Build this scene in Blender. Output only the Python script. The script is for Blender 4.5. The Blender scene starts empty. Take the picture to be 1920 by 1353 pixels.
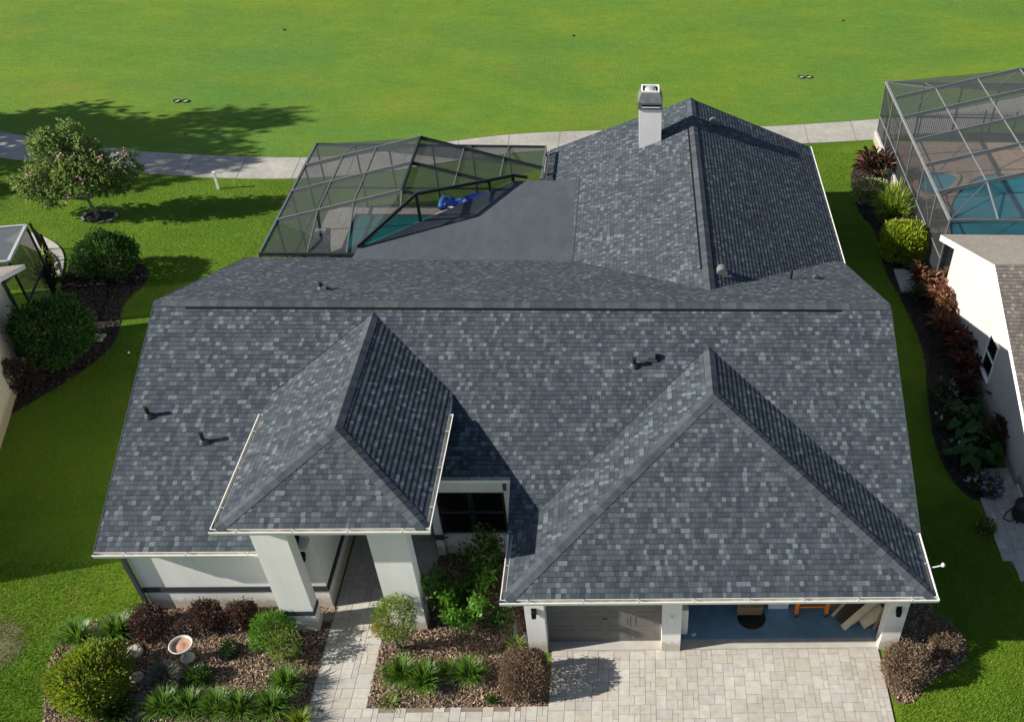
import bpy, bmesh, math, random
import numpy as np
from mathutils import Vector, Matrix
R = math.radians
rng = np.random.default_rng(7)
random.seed(7)
scene = bpy.context.scene
COL = scene.collection

# ------------------------------------------------------------ camera, sky, sun
cam_d = bpy.data.cameras.new("camera"); cam = bpy.data.objects.new("camera", cam_d); COL.objects.link(cam)
scene.camera = cam
F_PX, PX, PY = 1828.8679, 1264.7536, 855.4358
PITCH, YAW, ROLL = R(43.3005), R(3.2905), R(2.1733)
fwd = Vector((math.sin(YAW)*math.cos(PITCH), math.cos(YAW)*math.cos(PITCH), -math.sin(PITCH)))
rgt = Vector((math.cos(YAW), -math.sin(YAW), 0)); upv = rgt.cross(fwd)
r2 = math.cos(ROLL)*rgt + math.sin(ROLL)*upv; u2 = -math.sin(ROLL)*rgt + math.cos(ROLL)*upv
m = Matrix((r2, u2, -fwd)).transposed().to_4x4(); m.translation = Vector((2.5361, -14.0571, 19.8228))
cam.matrix_world = m
cam_d.sensor_fit = 'HORIZONTAL'; cam_d.sensor_width = 36.0; cam_d.lens = 36.0*F_PX/1920
cam_d.shift_x = -(PX-960)/1920; cam_d.shift_y = (PY-676.5)/1920
cam_d.clip_end = 2000; cam_d.clip_start = 0.1

SUN_EL, SUN_AZ = R(28.2), R(10.0)        # light travels towards +X, a little towards +Y
sd = Vector((math.cos(SUN_EL)*math.cos(SUN_AZ), math.cos(SUN_EL)*math.sin(SUN_AZ), -math.sin(SUN_EL)))
sun_d = bpy.data.lights.new("sun", 'SUN'); sun_d.energy = 5.0; sun_d.angle = R(0.5); sun_d.color = (1.0, 0.93, 0.82)
sun = bpy.data.objects.new("sun", sun_d); COL.objects.link(sun)
sun.rotation_euler = sd.to_track_quat('-Z', 'Y').to_euler(); sun.location = (-40, -8, 40)
w = bpy.data.worlds.new("World"); scene.world = w; w.use_nodes = True
wn = w.node_tree.nodes; bg = wn['Background']
sky = wn.new('ShaderNodeTexSky'); sky.sky_type = 'NISHITA'; sky.sun_disc = False
sky.sun_elevation = SUN_EL; sky.sun_rotation = math.atan2(-sd.x, -sd.y)
w.node_tree.links.new(sky.outputs[0], bg.inputs[0]); bg.inputs[1].default_value = 0.06
scene.view_settings.view_transform = 'Standard'; scene.view_settings.look = 'None'
scene.view_settings.exposure = 0.83; scene.view_settings.gamma = 1.0
scene.cycles.transparent_max_bounces = 24
scene.cycles.max_bounces = 6

# ------------------------------------------------------------ material helpers
class NT:
    def __init__(s, name):
        s.m = bpy.data.materials.new(name); s.m.use_nodes = True; s.t = s.m.node_tree; s.t.nodes.clear()
        s.out = s.n('ShaderNodeOutputMaterial')
    def n(s, typ, **k):
        nd = s.t.nodes.new(typ)
        for a, v in k.items(): setattr(nd, a, v)
        return nd
    def l(s, a, b): s.t.links.new(a, b)
    def put(s, sock, v):
        if hasattr(v, 'is_output') or isinstance(v, bpy.types.NodeSocket): s.l(v, sock)
        else:
            if isinstance(v, tuple) and len(v) == 3 and sock.type == 'RGBA': v = (*v, 1)
            sock.default_value = v
    def math(s, op, a, b=0.0, c=None):
        nd = s.n('ShaderNodeMath', operation=op); s.put(nd.inputs[0], a); s.put(nd.inputs[1], b)
        if c is not None: s.put(nd.inputs[2], c)
        return nd.outputs[0]
    def pos(s): return s.n('ShaderNodeNewGeometry').outputs['Position']
    def obj(s): return s.n('ShaderNodeTexCoord').outputs['Object']
    def noise(s, vec, scale, detail=3, rough=.55, scl=None):
        if scl:
            mp = s.n('ShaderNodeMapping'); s.l(vec, mp.inputs[0]); mp.inputs['Scale'].default_value = scl; vec = mp.outputs[0]
        nd = s.n('ShaderNodeTexNoise'); s.l(vec, nd.inputs['Vector']); nd.inputs['Scale'].default_value = scale
        nd.inputs['Detail'].default_value = detail; nd.inputs['Roughness'].default_value = rough
        return nd.outputs['Fac']
    def ramp(s, fac, stops, interp='LINEAR'):
        nd = s.n('ShaderNodeValToRGB'); s.put(nd.inputs[0], fac); cr = nd.color_ramp; cr.interpolation = interp
        while len(cr.elements) > len(stops): cr.elements.remove(cr.elements[-1])
        while len(cr.elements) < len(stops): cr.elements.new(0.5)
        for e, (p, c) in zip(cr.elements, stops): e.position = p; e.color = (*c, 1)
        return nd.outputs[0]
    def mix(s, fac, a, b, blend='MIX'):
        nd = s.n('ShaderNodeMix', data_type='RGBA', blend_type=blend)
        s.put(nd.inputs[0], fac); s.put(nd.inputs[6], a); s.put(nd.inputs[7], b); return nd.outputs[2]
    def mul(s, col, v):
        return s.mix(1.0, col, v, 'MULTIPLY')
    def hsv(s, col, h=.5, sa=1.0, v=1.0):
        nd = s.n('ShaderNodeHueSaturation'); s.put(nd.inputs['Hue'], h); s.put(nd.inputs['Saturation'], sa); s.put(nd.inputs['Value'], v)
        s.put(nd.inputs['Color'], col); return nd.outputs[0]
    def bump(s, h, strength=.3, dist=.02):
        nd = s.n('ShaderNodeBump'); s.put(nd.inputs['Height'], h); nd.inputs['Strength'].default_value = strength
        nd.inputs['Distance'].default_value = dist; return nd.outputs[0]
    def pbr(s, col, rough=.8, normal=None, metal=0.0, spec=.3):
        b = s.n('ShaderNodeBsdfPrincipled'); s.put(b.inputs['Base Color'], col); s.put(b.inputs['Roughness'], rough)
        b.inputs['Metallic'].default_value = metal; b.inputs['Specular IOR Level'].default_value = spec
        if normal is not None: s.l(normal, b.inputs['Normal'])
        return b.outputs[0]
    def done(s, sh): s.l(sh, s.out.inputs[0]); return s.m

def plain(name, col, rough=.6, metal=0.0, spec=.3, var=.12, scale=3.0, bump=0.0):
    t = NT(name); p = t.pos(); f = t.noise(p, scale, 4)
    c = t.mul(col, t.ramp(f, [(.25, (1-var,)*3), (.75, (1+var,)*3)]))
    nb = t.bump(t.noise(p, 60, 3), bump, .01) if bump else None
    return t.done(t.pbr(c, rough, nb, metal, spec))

def stucco(name, col):
    t = NT(name); p = t.pos()
    big = t.noise(p, .8, 5, .6); fine = t.noise(p, 45, 3)
    strk = t.noise(p, 1.0, 4, .6, scl=(5, 5, .5))
    c = t.mul(col, t.ramp(big, [(.3, (.93, .93, .92)), (.7, (1.03, 1.03, 1.03))]))
    c = t.mul(c, t.ramp(strk, [(.3, (.94, .94, .93)), (.6, (1, 1, 1))]))
    sz = t.n('ShaderNodeSeparateXYZ'); t.l(p, sz.inputs[0]); hgt = t.math('ADD', sz.outputs[2], t.math('MULTIPLY', t.noise(p, 6, 5, .7), -.55))
    c = t.mul(c, t.ramp(hgt, [(-.0, (.66, .60, .52)), (.16, (1, 1, 1))]))
    return t.done(t.pbr(c, .85, t.bump(fine, .25, .006), 0, .2))

def shingle(name, cols, grey=1.0, row_h=.127):
    t = NT(name)
    uv = t.n('ShaderNodeUVMap'); uv.uv_map = 'UVMap'
    sp = t.n('ShaderNodeSeparateXYZ'); t.l(uv.outputs[0], sp.inputs[0])
    u, v = sp.outputs[0], sp.outputs[1]
    row = t.math('FLOOR', t.math('DIVIDE', v, row_h))
    wn1 = t.n('ShaderNodeTexWhiteNoise', noise_dimensions='1D'); t.l(row, wn1.inputs['W'])
    ru = t.math('ADD', u, t.math('MULTIPLY', wn1.outputs['Value'], 5.0))
    def cells(wd, off):
        x = t.math('DIVIDE', t.math('ADD', ru, off), wd)
        # jitter the joints so that tabs differ in width
        k = t.math('FLOOR', x); cb = t.n('ShaderNodeCombineXYZ'); t.l(k, cb.inputs[0]); t.l(row, cb.inputs[1]); cb.inputs[2].default_value = off
        jn = t.n('ShaderNodeTexWhiteNoise', noise_dimensions='3D'); t.l(cb.outputs[0], jn.inputs['Vector'])
        fr = t.math('FRACT', x)
        sh = t.math('GREATER_THAN', t.math('MULTIPLY', jn.outputs['Value'], .36), fr)
        k2 = t.math('SUBTRACT', k, sh)
        cb2 = t.n('ShaderNodeCombineXYZ'); t.l(k2, cb2.inputs[0]); t.l(row, cb2.inputs[1]); cb2.inputs[2].default_value = off+3.3
        wn2 = t.n('ShaderNodeTexWhiteNoise', noise_dimensions='3D'); t.l(cb2.outputs[0], wn2.inputs['Vector'])
        return wn2.outputs['Value'], t.math('SUBTRACT', fr, t.math('MULTIPLY', jn.outputs['Value'], .36))
    a, cut = cells(.108, 0.0); b, _ = cells(.30, 1.7)
    ca = t.ramp(a, [(0, cols[0]), (.17, cols[1]), (.42, cols[2]), (.66, cols[3]), (.84, cols[4]), (.925, cols[5])], 'CONSTANT')
    cb_ = t.ramp(b, [(0, (.95, .95, .96)), (.35, (.99, .99, .99)), (.7, (1.03, 1.02, 1.02))], 'CONSTANT')
    c = t.mul(ca, cb_)
    # butt shadow line painted dark along each course, and dark cut between tabs
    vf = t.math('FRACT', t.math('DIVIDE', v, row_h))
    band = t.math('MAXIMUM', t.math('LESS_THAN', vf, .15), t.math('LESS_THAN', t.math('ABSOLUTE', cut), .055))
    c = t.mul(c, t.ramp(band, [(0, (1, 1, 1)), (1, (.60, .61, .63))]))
    p = t.pos()
    c = t.mul(c, t.ramp(t.noise(p, .55, 5, .6), [(.3, (.94, .94, .95)), (.7, (1.05, 1.05, 1.04))]))
    c = t.mul(c, t.ramp(t.noise(p, 90, 2), [(.3, (.82,)*3), (.7, (1.18,)*3)]))
    hgt = t.math('ADD', t.math('MULTIPLY', t.math('GREATER_THAN', a, .46), .6), t.math('MULTIPLY', t.noise(p, 120, 2), .35))
    return t.done(t.pbr(c, .9, t.bump(hgt, .55, .008), 0, .25))

def leafmat(name, cols, rough=.5, trans=.35, spec=.35, hue=.02):
    t = NT(name); g = t.n('ShaderNodeNewGeometry'); rnd = g.outputs['Random Per Island']
    n = len(cols); c = t.ramp(rnd, [(i/(n-1) if n > 1 else 0, cc) for i, cc in enumerate(cols)])
    wn_ = t.n('ShaderNodeTexWhiteNoise', noise_dimensions='1D'); t.l(rnd, wn_.inputs['W'])
    c = t.hsv(c, .5, 1.0, t.math('ADD', t.math('MULTIPLY', wn_.outputs['Value'], .5), .75))
    b = t.pbr(c, rough, None, 0, spec)
    tr = t.n('ShaderNodeBsdfTranslucent'); t.l(t.hsv(c, .49, 1.05, 1.25), tr.inputs[0])
    mx = t.n('ShaderNodeMixShader'); mx.inputs[0].default_value = trans; t.l(b, mx.inputs[1]); t.l(tr.outputs[0], mx.inputs[2])
    return t.done(mx.outputs[0])

def randmat(name, cols, rough=.8, var=.2, nscale=6.0, bump=.2, spec=.25):
    """solid pieces (pavers, chips): a colour per loose piece"""
    t = NT(name); g = t.n('ShaderNodeNewGeometry'); p = g.outputs['Position']
    n = len(cols); c = t.ramp(g.outputs['Random Per Island'], [(i/n, cc) for i, cc in enumerate(cols)], 'CONSTANT')
    c = t.mul(c, t.ramp(t.noise(p, nscale, 5, .65), [(.3, (1-var,)*3), (.7, (1+var,)*3)]))
    c = t.mul(c, t.ramp(t.noise(p, .6, 4, .6), [(.3, (.9, .89, .87)), (.7, (1.07, 1.07, 1.08))]))
    return t.done(t.pbr(c, rough, t.bump(t.noise(p, 40, 3), bump, .01), 0, spec))

MAT = {}
SH = [(.036, .047, .059), (.046, .059, .073), (.056, .071, .086), (.067, .084, .100), (.088, .108, .125), (.118, .144, .164)]
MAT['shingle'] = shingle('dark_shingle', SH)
MAT['cap'] = randmat('shingle_cap', [(.052, .063, .075), (.060, .072, .084), (.045, .055, .066), (.070, .083, .095)], .9, .2, 8, .4)
MAT['shingle_tan'] = shingle('tan_shingle', [(.30, .27, .225), (.315, .285, .24), (.325, .295, .25), (.335, .305, .26), (.35, .32, .275), (.37, .34, .295)])
def feltmat():
    t = NT('rolled_roofing'); p = t.pos()
    c = t.mul((.070, .085, .099), t.ramp(t.noise(p, .5, 5, .65), [(.3, (.86, .87, .88)), (.7, (1.14, 1.12, 1.11))]))
    c = t.mul(c, t.ramp(t.noise(p, 2.2, 6, .7, scl=(1, .35, 1)), [(.35, (.88, .88, .88)), (.65, (1.1, 1.1, 1.09))]))
    c = t.mul(c, t.ramp(t.noise(p, 70, 2), [(.3, (.8, .8, .8)), (.7, (1.2, 1.2, 1.2))]))
    return t.done(t.pbr(c, .95, t.bump(t.noise(p, 5, 4), .3, .02), 0, .2))
MAT['felt'] = feltmat()
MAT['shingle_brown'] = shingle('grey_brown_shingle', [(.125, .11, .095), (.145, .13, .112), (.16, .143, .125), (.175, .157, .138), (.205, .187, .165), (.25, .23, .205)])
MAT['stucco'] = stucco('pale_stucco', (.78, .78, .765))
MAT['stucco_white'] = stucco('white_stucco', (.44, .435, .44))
MAT['stucco_cream'] = stucco('cream_stucco', (.66, .60, .46))
MAT['band'] = plain('dark_trim', (.045, .05, .056), .6)
MAT['white'] = plain('white_paint', (.78, .78, .76), .45, var=.06)
MAT['gutter_in'] = plain('gutter_inside', (.52, .50, .44), .6, var=.3, scale=5)
MAT['black'] = plain('black_metal', (.008, .008, .009), .7, .0, .1)
MAT['blackrub'] = plain('black_rubber', (.02, .021, .022), .6)
MAT['lead'] = plain('grey_flashing', (.30, .31, .31), .5, .3)
MAT['dgrey'] = plain('dark_grey_paint', (.055, .062, .07), .5)
MAT['bronze'] = plain('bronze_aluminium', (.030, .034, .036), .45, .3)
MAT['silver'] = plain('grey_aluminium', (.19, .205, .21), .4, .5)
MAT['alu_light'] = plain('pale_aluminium', (.52, .54, .53), .45, .3)
MAT['capgrey'] = plain('weathered_cap', (.15, .16, .165), .55, .2, var=.25, scale=5)
MAT['alu_mid'] = plain('mid_aluminium', (.27, .285, .285), .45, .4)
MAT['glass'] = NT('dark_glass'); MAT['glass'] = MAT['glass'].done(MAT['glass'].pbr((.006, .007, .008), .08, None, 0, .4))
MAT['door'] = plain('taupe_door', (.15, .145, .135), .55, var=.08)
MAT['concrete'] = plain('pale_concrete', (.40, .385, .355), .85, var=.15, scale=2.2, bump=.2)
def floormat():
    t = NT('blue_floor_paint'); p = t.pos()
    c = t.mul((.16, .29, .40), t.ramp(t.noise(p, 1.4, 6, .7), [(.3, (.72, .74, .77)), (.7, (1.2, 1.18, 1.15))]))
    c = t.mix(t.ramp(t.noise(p, 5, 6, .75, scl=(.35, 1, 1)), [(.6, (0, 0, 0)), (.78, (.5, .5, .5))]), c, (.22, .27, .31))
    return t.done(t.pbr(c, .55, None, 0, .3))
MAT['bluefloor'] = floormat()
MAT['inwall'] = plain('garage_inside', (.45, .44, .42), .9)
MAT['card'] = plain('cardboard', (.26, .17, .10), .85)
MAT['ply'] = plain('pale_plywood', (.55, .47, .32), .7, var=.2)
MAT['darkwood'] = plain('dark_brown_board', (.06, .035, .022), .7, var=.2)
MAT['orange'] = plain('orange_paint', (.75, .21, .02), .5)
MAT['paver'] = randmat('tan_pavers', [(.405, .387, .348), (.425, .405, .368), (.385, .368, .335), (.45, .43, .395), (.41, .38, .33), (.395, .383, .36), (.44, .425, .39)], .85, .13)
MAT['paver_grey'] = randmat('grey_pavers', [(.38, .355, .31), (.42, .40, .36), (.345, .33, .30), (.46, .44, .40), (.40, .365, .31)], .85, .13)
MAT['paver_pink'] = randmat('pink_pavers', [(.50, .35, .25), (.46, .32, .23), (.53, .38, .28), (.48, .36, .27)], .85, .15)
MAT['joint'] = plain('joint_sand', (.19, .165, .13), .95, var=.2, scale=9)
MAT['mulch'] = plain('mulch_soil', (.115, .078, .055), .95, var=.4, scale=7, bump=.6)
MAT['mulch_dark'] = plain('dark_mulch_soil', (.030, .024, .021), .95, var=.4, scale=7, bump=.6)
MAT['chip'] = randmat('wood_chips', [(.20, .128, .086), (.27, .185, .13), (.15, .098, .067), (.34, .25, .185), (.21, .135, .09), (.40, .32, .255), (.115, .08, .058)], .85, .2)
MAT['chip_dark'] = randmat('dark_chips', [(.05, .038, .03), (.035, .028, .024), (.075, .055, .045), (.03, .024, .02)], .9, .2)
MAT['pebble'] = randmat('pale_pebbles', [(.38, .29, .23), (.45, .38, .32), (.30, .22, .18), (.5, .45, .4)], .7, .2)
MAT['stone'] = plain('pale_stepping_stone', (.40, .37, .31), .85, var=.2, scale=6, bump=.4)
MAT['stone_dark'] = plain('grey_stone', (.15, .15, .14), .85, var=.3, scale=6, bump=.4)
MAT['terra'] = plain('rusty_basin', (.36, .22, .16), .7, var=.3, scale=9)
MAT['bath'] = plain('pale_bird_bath', (.55, .54, .48), .75, var=.15, scale=6, bump=.3)
MAT['bark'] = plain('pale_bark', (.22, .19, .15), .9, var=.3, scale=9, bump=.5)
MAT['stemdark'] = plain('dark_stem', (.06, .05, .035), .9, var=.3, scale=9)
MAT['timber'] = plain('weathered_timber', (.20, .19, .18), .9, var=.2, scale=6)
MAT['blue'] = plain('royal_blue_vinyl', (.012, .035, .28), .35, var=.15)
MAT['ltblue'] = plain('sky_blue_vinyl', (.08, .28, .72), .35, var=.15)

def water(name, col, deep):
    t = NT(name); p = t.pos()
    c = t.mix(t.ramp(t.noise(p, .55, 3), [(.35, (0, 0, 0)), (.65, (1, 1, 1))]), col, deep)
    return t.done(t.pbr(c, .07, t.bump(t.noise(p, 4.0, 4, .6), .22, .05), 0, .5))
MAT['water_teal'] = water('teal_pool_water', (.020, .20, .19), (.014, .145, .15))
MAT['water_blue'] = water('blue_pool_water', (.06, .42, .50), (.04, .31, .42))

def screenmat(name, opac, col):
    t = NT(name)
    d = t.n('ShaderNodeBsdfDiffuse'); d.inputs[0].default_value = (*col, 1)
    tr = t.n('ShaderNodeBsdfTransparent'); mx = t.n('ShaderNodeMixShader'); mx.inputs[0].default_value = opac
    t.l(tr.outputs[0], mx.inputs[1]); t.l(d.outputs[0], mx.inputs[2]); return t.done(mx.outputs[0])
MAT['screen'] = screenmat('dark_insect_screen', .50, (.062, .072, .080))
MAT['screen_left'] = screenmat('blue_grey_insect_screen', .75, (.12, .14, .17))
MAT['screen_wall'] = screenmat('dense_insect_screen', .66, (.030, .033, .036))

def grass_mat(name, c1, c2, c3, stripes=False):
    t = NT(name); p = t.pos()
    big = t.noise(p, .16, 5, .6, scl=(1, 1.6, 1)); mid = t.noise(p, 1.1, 5, .65); fine = t.noise(p, 26, 4, .7)
    c = t.mix(t.ramp(big, [(.40, (0, 0, 0)), (.60, (1, 1, 1))]), c1, c2)
    c = t.mix(t.ramp(mid, [(.52, (0, 0, 0)), (.78, (.75, .75, .75))]), c, c3)
    if stripes:
        s2 = t.noise(p, .5, 6, .65, scl=(.45, 1.0, 1)); c = t.mul(c, t.ramp(s2, [(.3, (.84, .88, .88)), (.7, (1.12, 1.07, 1.05))]))
        s3 = t.noise(p, .10, 4, .55); c = t.mix(t.ramp(s3, [(.46, (0, 0, 0)), (.66, (.75, .75, .75))]), c, (.080, .185, .038))
        s4 = t.noise(p, .22, 6, .72, scl=(.8, 1.2, 1)); c = t.mix(t.ramp(s4, [(.55, (0, 0, 0)), (.75, (.65, .65, .65))]), c, (.185, .195, .032))
        c = t.mul(c, t.ramp(t.noise(p, 3.0, 5, .7, scl=(.6, 1.4, 1)), [(.3, (.84, .87, .85)), (.7, (1.15, 1.12, 1.1))]))
        s6 = t.noise(p, .6, 3, .5); c = t.mix(t.ramp(s6, [(.66, (0, 0, 0)), (.78, (.35, .35, .35))]), c, (.19, .135, .04))
    if not stripes: c = t.mix(t.ramp(t.noise(p, .5, 6, .7), [(.60, (0, 0, 0)), (.76, (.55, .55, .55))]), c, (.085, .068, .042))
    c = t.mul(c, t.ramp(fine, [(.28, (.66, .70, .6)), (.72, (1.26, 1.22, 1.2))]))
    nb = t.bump(t.math('ADD', fine, t.math('MULTIPLY', t.noise(p, 7, 3), 1.2)), .7 if not stripes else .35, .05)
    return t.done(t.pbr(c, .9, nb, 0, .12))
MAT['lawn'] = grass_mat('yard_grass', (.066, .140, .009), (.105, .19, .013), (.15, .185, .026))
MAT['fairway'] = grass_mat('fairway_grass', (.106, .205, .026), (.136, .220, .024), (.162, .208, .030), True)
def blademat():
    t = NT('grass_blades'); g = t.n('ShaderNodeNewGeometry'); p = g.outputs['Position']
    c = t.ramp(g.outputs['Random Per Island'], [(0, (.085, .185, .010)), (.4, (.125, .25, .014)), (.75, (.175, .30, .022)), (1, (.215, .27, .04))])
    c = t.mix(t.ramp(t.noise(p, .45, 5, .65), [(.42, (0, 0, 0)), (.72, (.8, .8, .8))]), c, (.225, .26, .03))
    c = t.mul(c, t.ramp(t.noise(p, 1.6, 5, .7), [(.3, (.72, .76, .7)), (.7, (1.2, 1.16, 1.15))]))
    b = t.pbr(c, .6, None, 0, .2); tr = t.n('ShaderNodeBsdfTranslucent'); t.l(c, tr.inputs[0])
    mx = t.n('ShaderNodeMixShader'); mx.inputs[0].default_value = .3; t.l(b, mx.inputs[1]); t.l(tr.outputs[0], mx.inputs[2]); return t.done(mx.outputs[0])
MAT['blade'] = blademat()
def soilmat():
    t = NT('bare_sandy_soil'); p = t.pos(); vm = t.n('ShaderNodeVectorMath', operation='DISTANCE'); t.l(p, vm.inputs[0]); vm.inputs[1].default_value = (-13.0, .25, 0)
    c = t.mul((.15, .125, .085), t.ramp(t.noise(p, 4, 5, .7), [(.3, (.6, .6, .6)), (.7, (1.35, 1.3, 1.25))]))
    f = t.math('ADD', t.math('MULTIPLY', vm.outputs['Value'], -.55), t.math('ADD', t.noise(p, 2.2, 6, .75), t.math('MULTIPLY', t.noise(p, 20, 3), .35)))
    tr = t.n('ShaderNodeBsdfTransparent'); mx = t.n('ShaderNodeMixShader'); t.l(t.ramp(f, [(.12, (0, 0, 0)), (.34, (1, 1, 1))]), mx.inputs[0])
    t.l(tr.outputs[0], mx.inputs[1]); t.l(t.pbr(c, .95), mx.inputs[2]); return t.done(mx.outputs[0])
MAT['soil'] = soilmat()

# ------------------------------------------------------------ mesh helpers
def tag(o, label=None, cat=None, group=None, kind=None):
    if label: o['label'] = label
    if cat: o['category'] = cat
    if group: o['group'] = group
    if kind: o['kind'] = kind
    return o
def empty(name, loc, label, cat, group=None, rz=0.0):
    o = bpy.data.objects.new(name, None); COL.objects.link(o); o.location = loc; o.rotation_euler = (0, 0, rz)
    o.empty_display_size = .2
    return tag(o, label, cat, group)
def link(name, me, mat, parent=None, smooth=False):
    o = bpy.data.objects.new(name, me); COL.objects.link(o)
    if mat is not None:
        for mm in (mat if isinstance(mat, list) else [mat]): me.materials.append(MAT[mm])
    if parent is not None: o.parent = parent
    if smooth: me.polygons.foreach_set('use_smooth', [True]*len(me.polygons))
    return o

class MB:
    def __init__(s): s.v = []; s.f = []; s.uv = []; s.mi = []
    def add(s, vs, fs, mi=0):
        k = len(s.v); s.v += [tuple(x) for x in vs]; s.f += [tuple(i+k for i in f) for f in fs]; s.mi += [mi]*len(fs); return s
    def poly(s, pts, mi=0): return s.add(pts, [tuple(range(len(pts)))], mi)
    def box(s, x0, x1, y0, y1, z0, z1, mi=0):
        vs = [(x, y, z) for z in (z0, z1) for y in (y0, y1) for x in (x0, x1)]
        return s.add(vs, [(0, 2, 3, 1), (4, 5, 7, 6), (0, 1, 5, 4), (2, 6, 7, 3), (0, 4, 6, 2), (1, 3, 7, 5)], mi)
    def beam(s, p, q, w=.06, h=None, up=(0, 0, 1), mi=0):
        h = w if h is None else h; p = Vector(p); q = Vector(q); d = (q-p).normalized(); up = Vector(up)
        if abs(d.dot(up)) > .98: up = Vector((0, 1, 0))
        a = d.cross(up).normalized(); b = a.cross(d); vs = []
        for e in (p, q):
            for sa, sb in ((-1, -1), (1, -1), (1, 1), (-1, 1)): vs.append(e + a*sa*w/2 + b*sb*h/2)
        return s.add(vs, [(3, 2, 1, 0), (4, 5, 6, 7), (0, 1, 5, 4), (1, 2, 6, 5), (2, 3, 7, 6), (3, 0, 4, 7)], mi)
    def tube(s, pts, rad, n=8, mi=0, cap=True):
        pts = [Vector(p) for p in pts]; rad = rad if isinstance(rad, (list, tuple)) else [rad]*len(pts); rings = []; vs = []
        for i, p in enumerate(pts):
            d = (pts[min(i+1, len(pts)-1)]-pts[max(i-1, 0)]).normalized()
            a = d.cross(Vector((0, 0, 1)) if abs(d.z) < .95 else Vector((1, 0, 0))).normalized(); b = d.cross(a)
            for k in range(n):
                an = 2*math.pi*k/n; vs.append(p + (a*math.cos(an)+b*math.sin(an))*rad[i])
        fs = [(i*n+k, i*n+(k+1) % n, (i+1)*n+(k+1) % n, (i+1)*n+k) for i in range(len(pts)-1) for k in range(n)]
        if cap: fs += [tuple(range(n))[::-1], tuple(range((len(pts)-1)*n, len(pts)*n))]
        return s.add(vs, fs, mi)
    def lathe(s, prof, c=(0, 0, 0), n=28, mi=0):
        vs = [(c[0]+r*math.cos(2*math.pi*k/n), c[1]+r*math.sin(2*math.pi*k/n), c[2]+z) for r, z in prof for k in range(n)]
        fs = [(i*n+k, i*n+(k+1) % n, (i+1)*n+(k+1) % n, (i+1)*n+k) for i in range(len(prof)-1) for k in range(n)]
        return s.add(vs, fs, mi)
    def prism(s, pts, vec, mi=0):
        n = len(pts); vec = Vector(vec); vs = [Vector(p) for p in pts]+[Vector(p)+vec for p in pts]
        fs = [tuple(range(n))[::-1], tuple(range(n, 2*n))]+[(i, (i+1) % n, n+(i+1) % n, n+i) for i in range(n)]
        return s.add(vs, fs, mi)
    def build(s, name, mat, parent=None, smooth=False, fix=True):
        me = bpy.data.meshes.new(name); me.from_pydata(s.v, [], s.f)
        if any(s.mi): me.polygons.foreach_set('material_index', s.mi)
        if fix:
            b = bmesh.new(); b.from_mesh(me); bmesh.ops.recalc_face_normals(b, faces=b.faces); b.to_mesh(me); b.free()
        me.update(); return link(name, me, mat, parent, smooth)

def fastmesh(name, V, F, mat, parent=None, smooth=False, matidx=None):
    """V (n,3) array, F (m,k) array of same-size faces"""
    me = bpy.data.meshes.new(name); V = np.asarray(V, np.float32); F = np.asarray(F, np.int32); k = F.shape[1]
    me.vertices.add(len(V)); me.vertices.foreach_set('co', V.ravel())
    me.loops.add(F.size); me.loops.foreach_set('vertex_index', F.ravel())
    me.polygons.add(len(F)); me.polygons.foreach_set('loop_start', np.arange(0, F.size, k, dtype=np.int32))
    me.polygons.foreach_set('loop_total', np.full(len(F), k, np.int32))
    if matidx is not None: me.polygons.foreach_set('material_index', np.asarray(matidx, np.int32))
    me.polygons.foreach_set('use_smooth', np.full(len(F), smooth)); me.update(calc_edges=True); return link(name, me, mat, parent, smooth)

def sheet(name, pts, z, mat, kind='structure', thick=0.0, parent=None):
    b = MB()
    if thick: b.prism([(x, y, z-thick) for x, y in pts], (0, 0, thick))
    else: b.poly([(x, y, z) for x, y in pts])
    o = b.build(name, mat, parent)
    bm = bmesh.new(); bm.from_mesh(o.data); bmesh.ops.triangulate(bm, faces=[f for f in bm.faces if len(f.verts) > 4]); bm.to_mesh(o.data); bm.free()
    if kind: o['kind'] = kind
    return o
def inpoly(P, poly):
    x, y = P[:, 0], P[:, 1]; ins = np.zeros(len(P), bool); n = len(poly)
    for i in range(n):
        x0, y0 = poly[i]; x1, y1 = poly[(i+1) % n]
        c = ((y0 > y) != (y1 > y)) & (x < (x1-x0)*(y-y0)/((y1-y0) if y1 != y0 else 1e-9)+x0); ins ^= c
    return ins
def scatter(poly, n):
    P = np.array(poly); lo, hi = P.min(0), P.max(0); out = []
    while sum(map(len, out)) < n:
        q = rng.uniform(lo, hi, (n, 2)); out.append(q[inpoly(q, poly)])
    return np.concatenate(out)[:n]
def smooth_poly(pts, it=2):
    p = np.array(pts, float)
    for _ in range(it):
        q = np.roll(p, -1, 0); p = np.stack([.75*p+.25*q, .25*p+.75*q], 1).reshape(-1, 2)
    return [tuple(x) for x in p]

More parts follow.
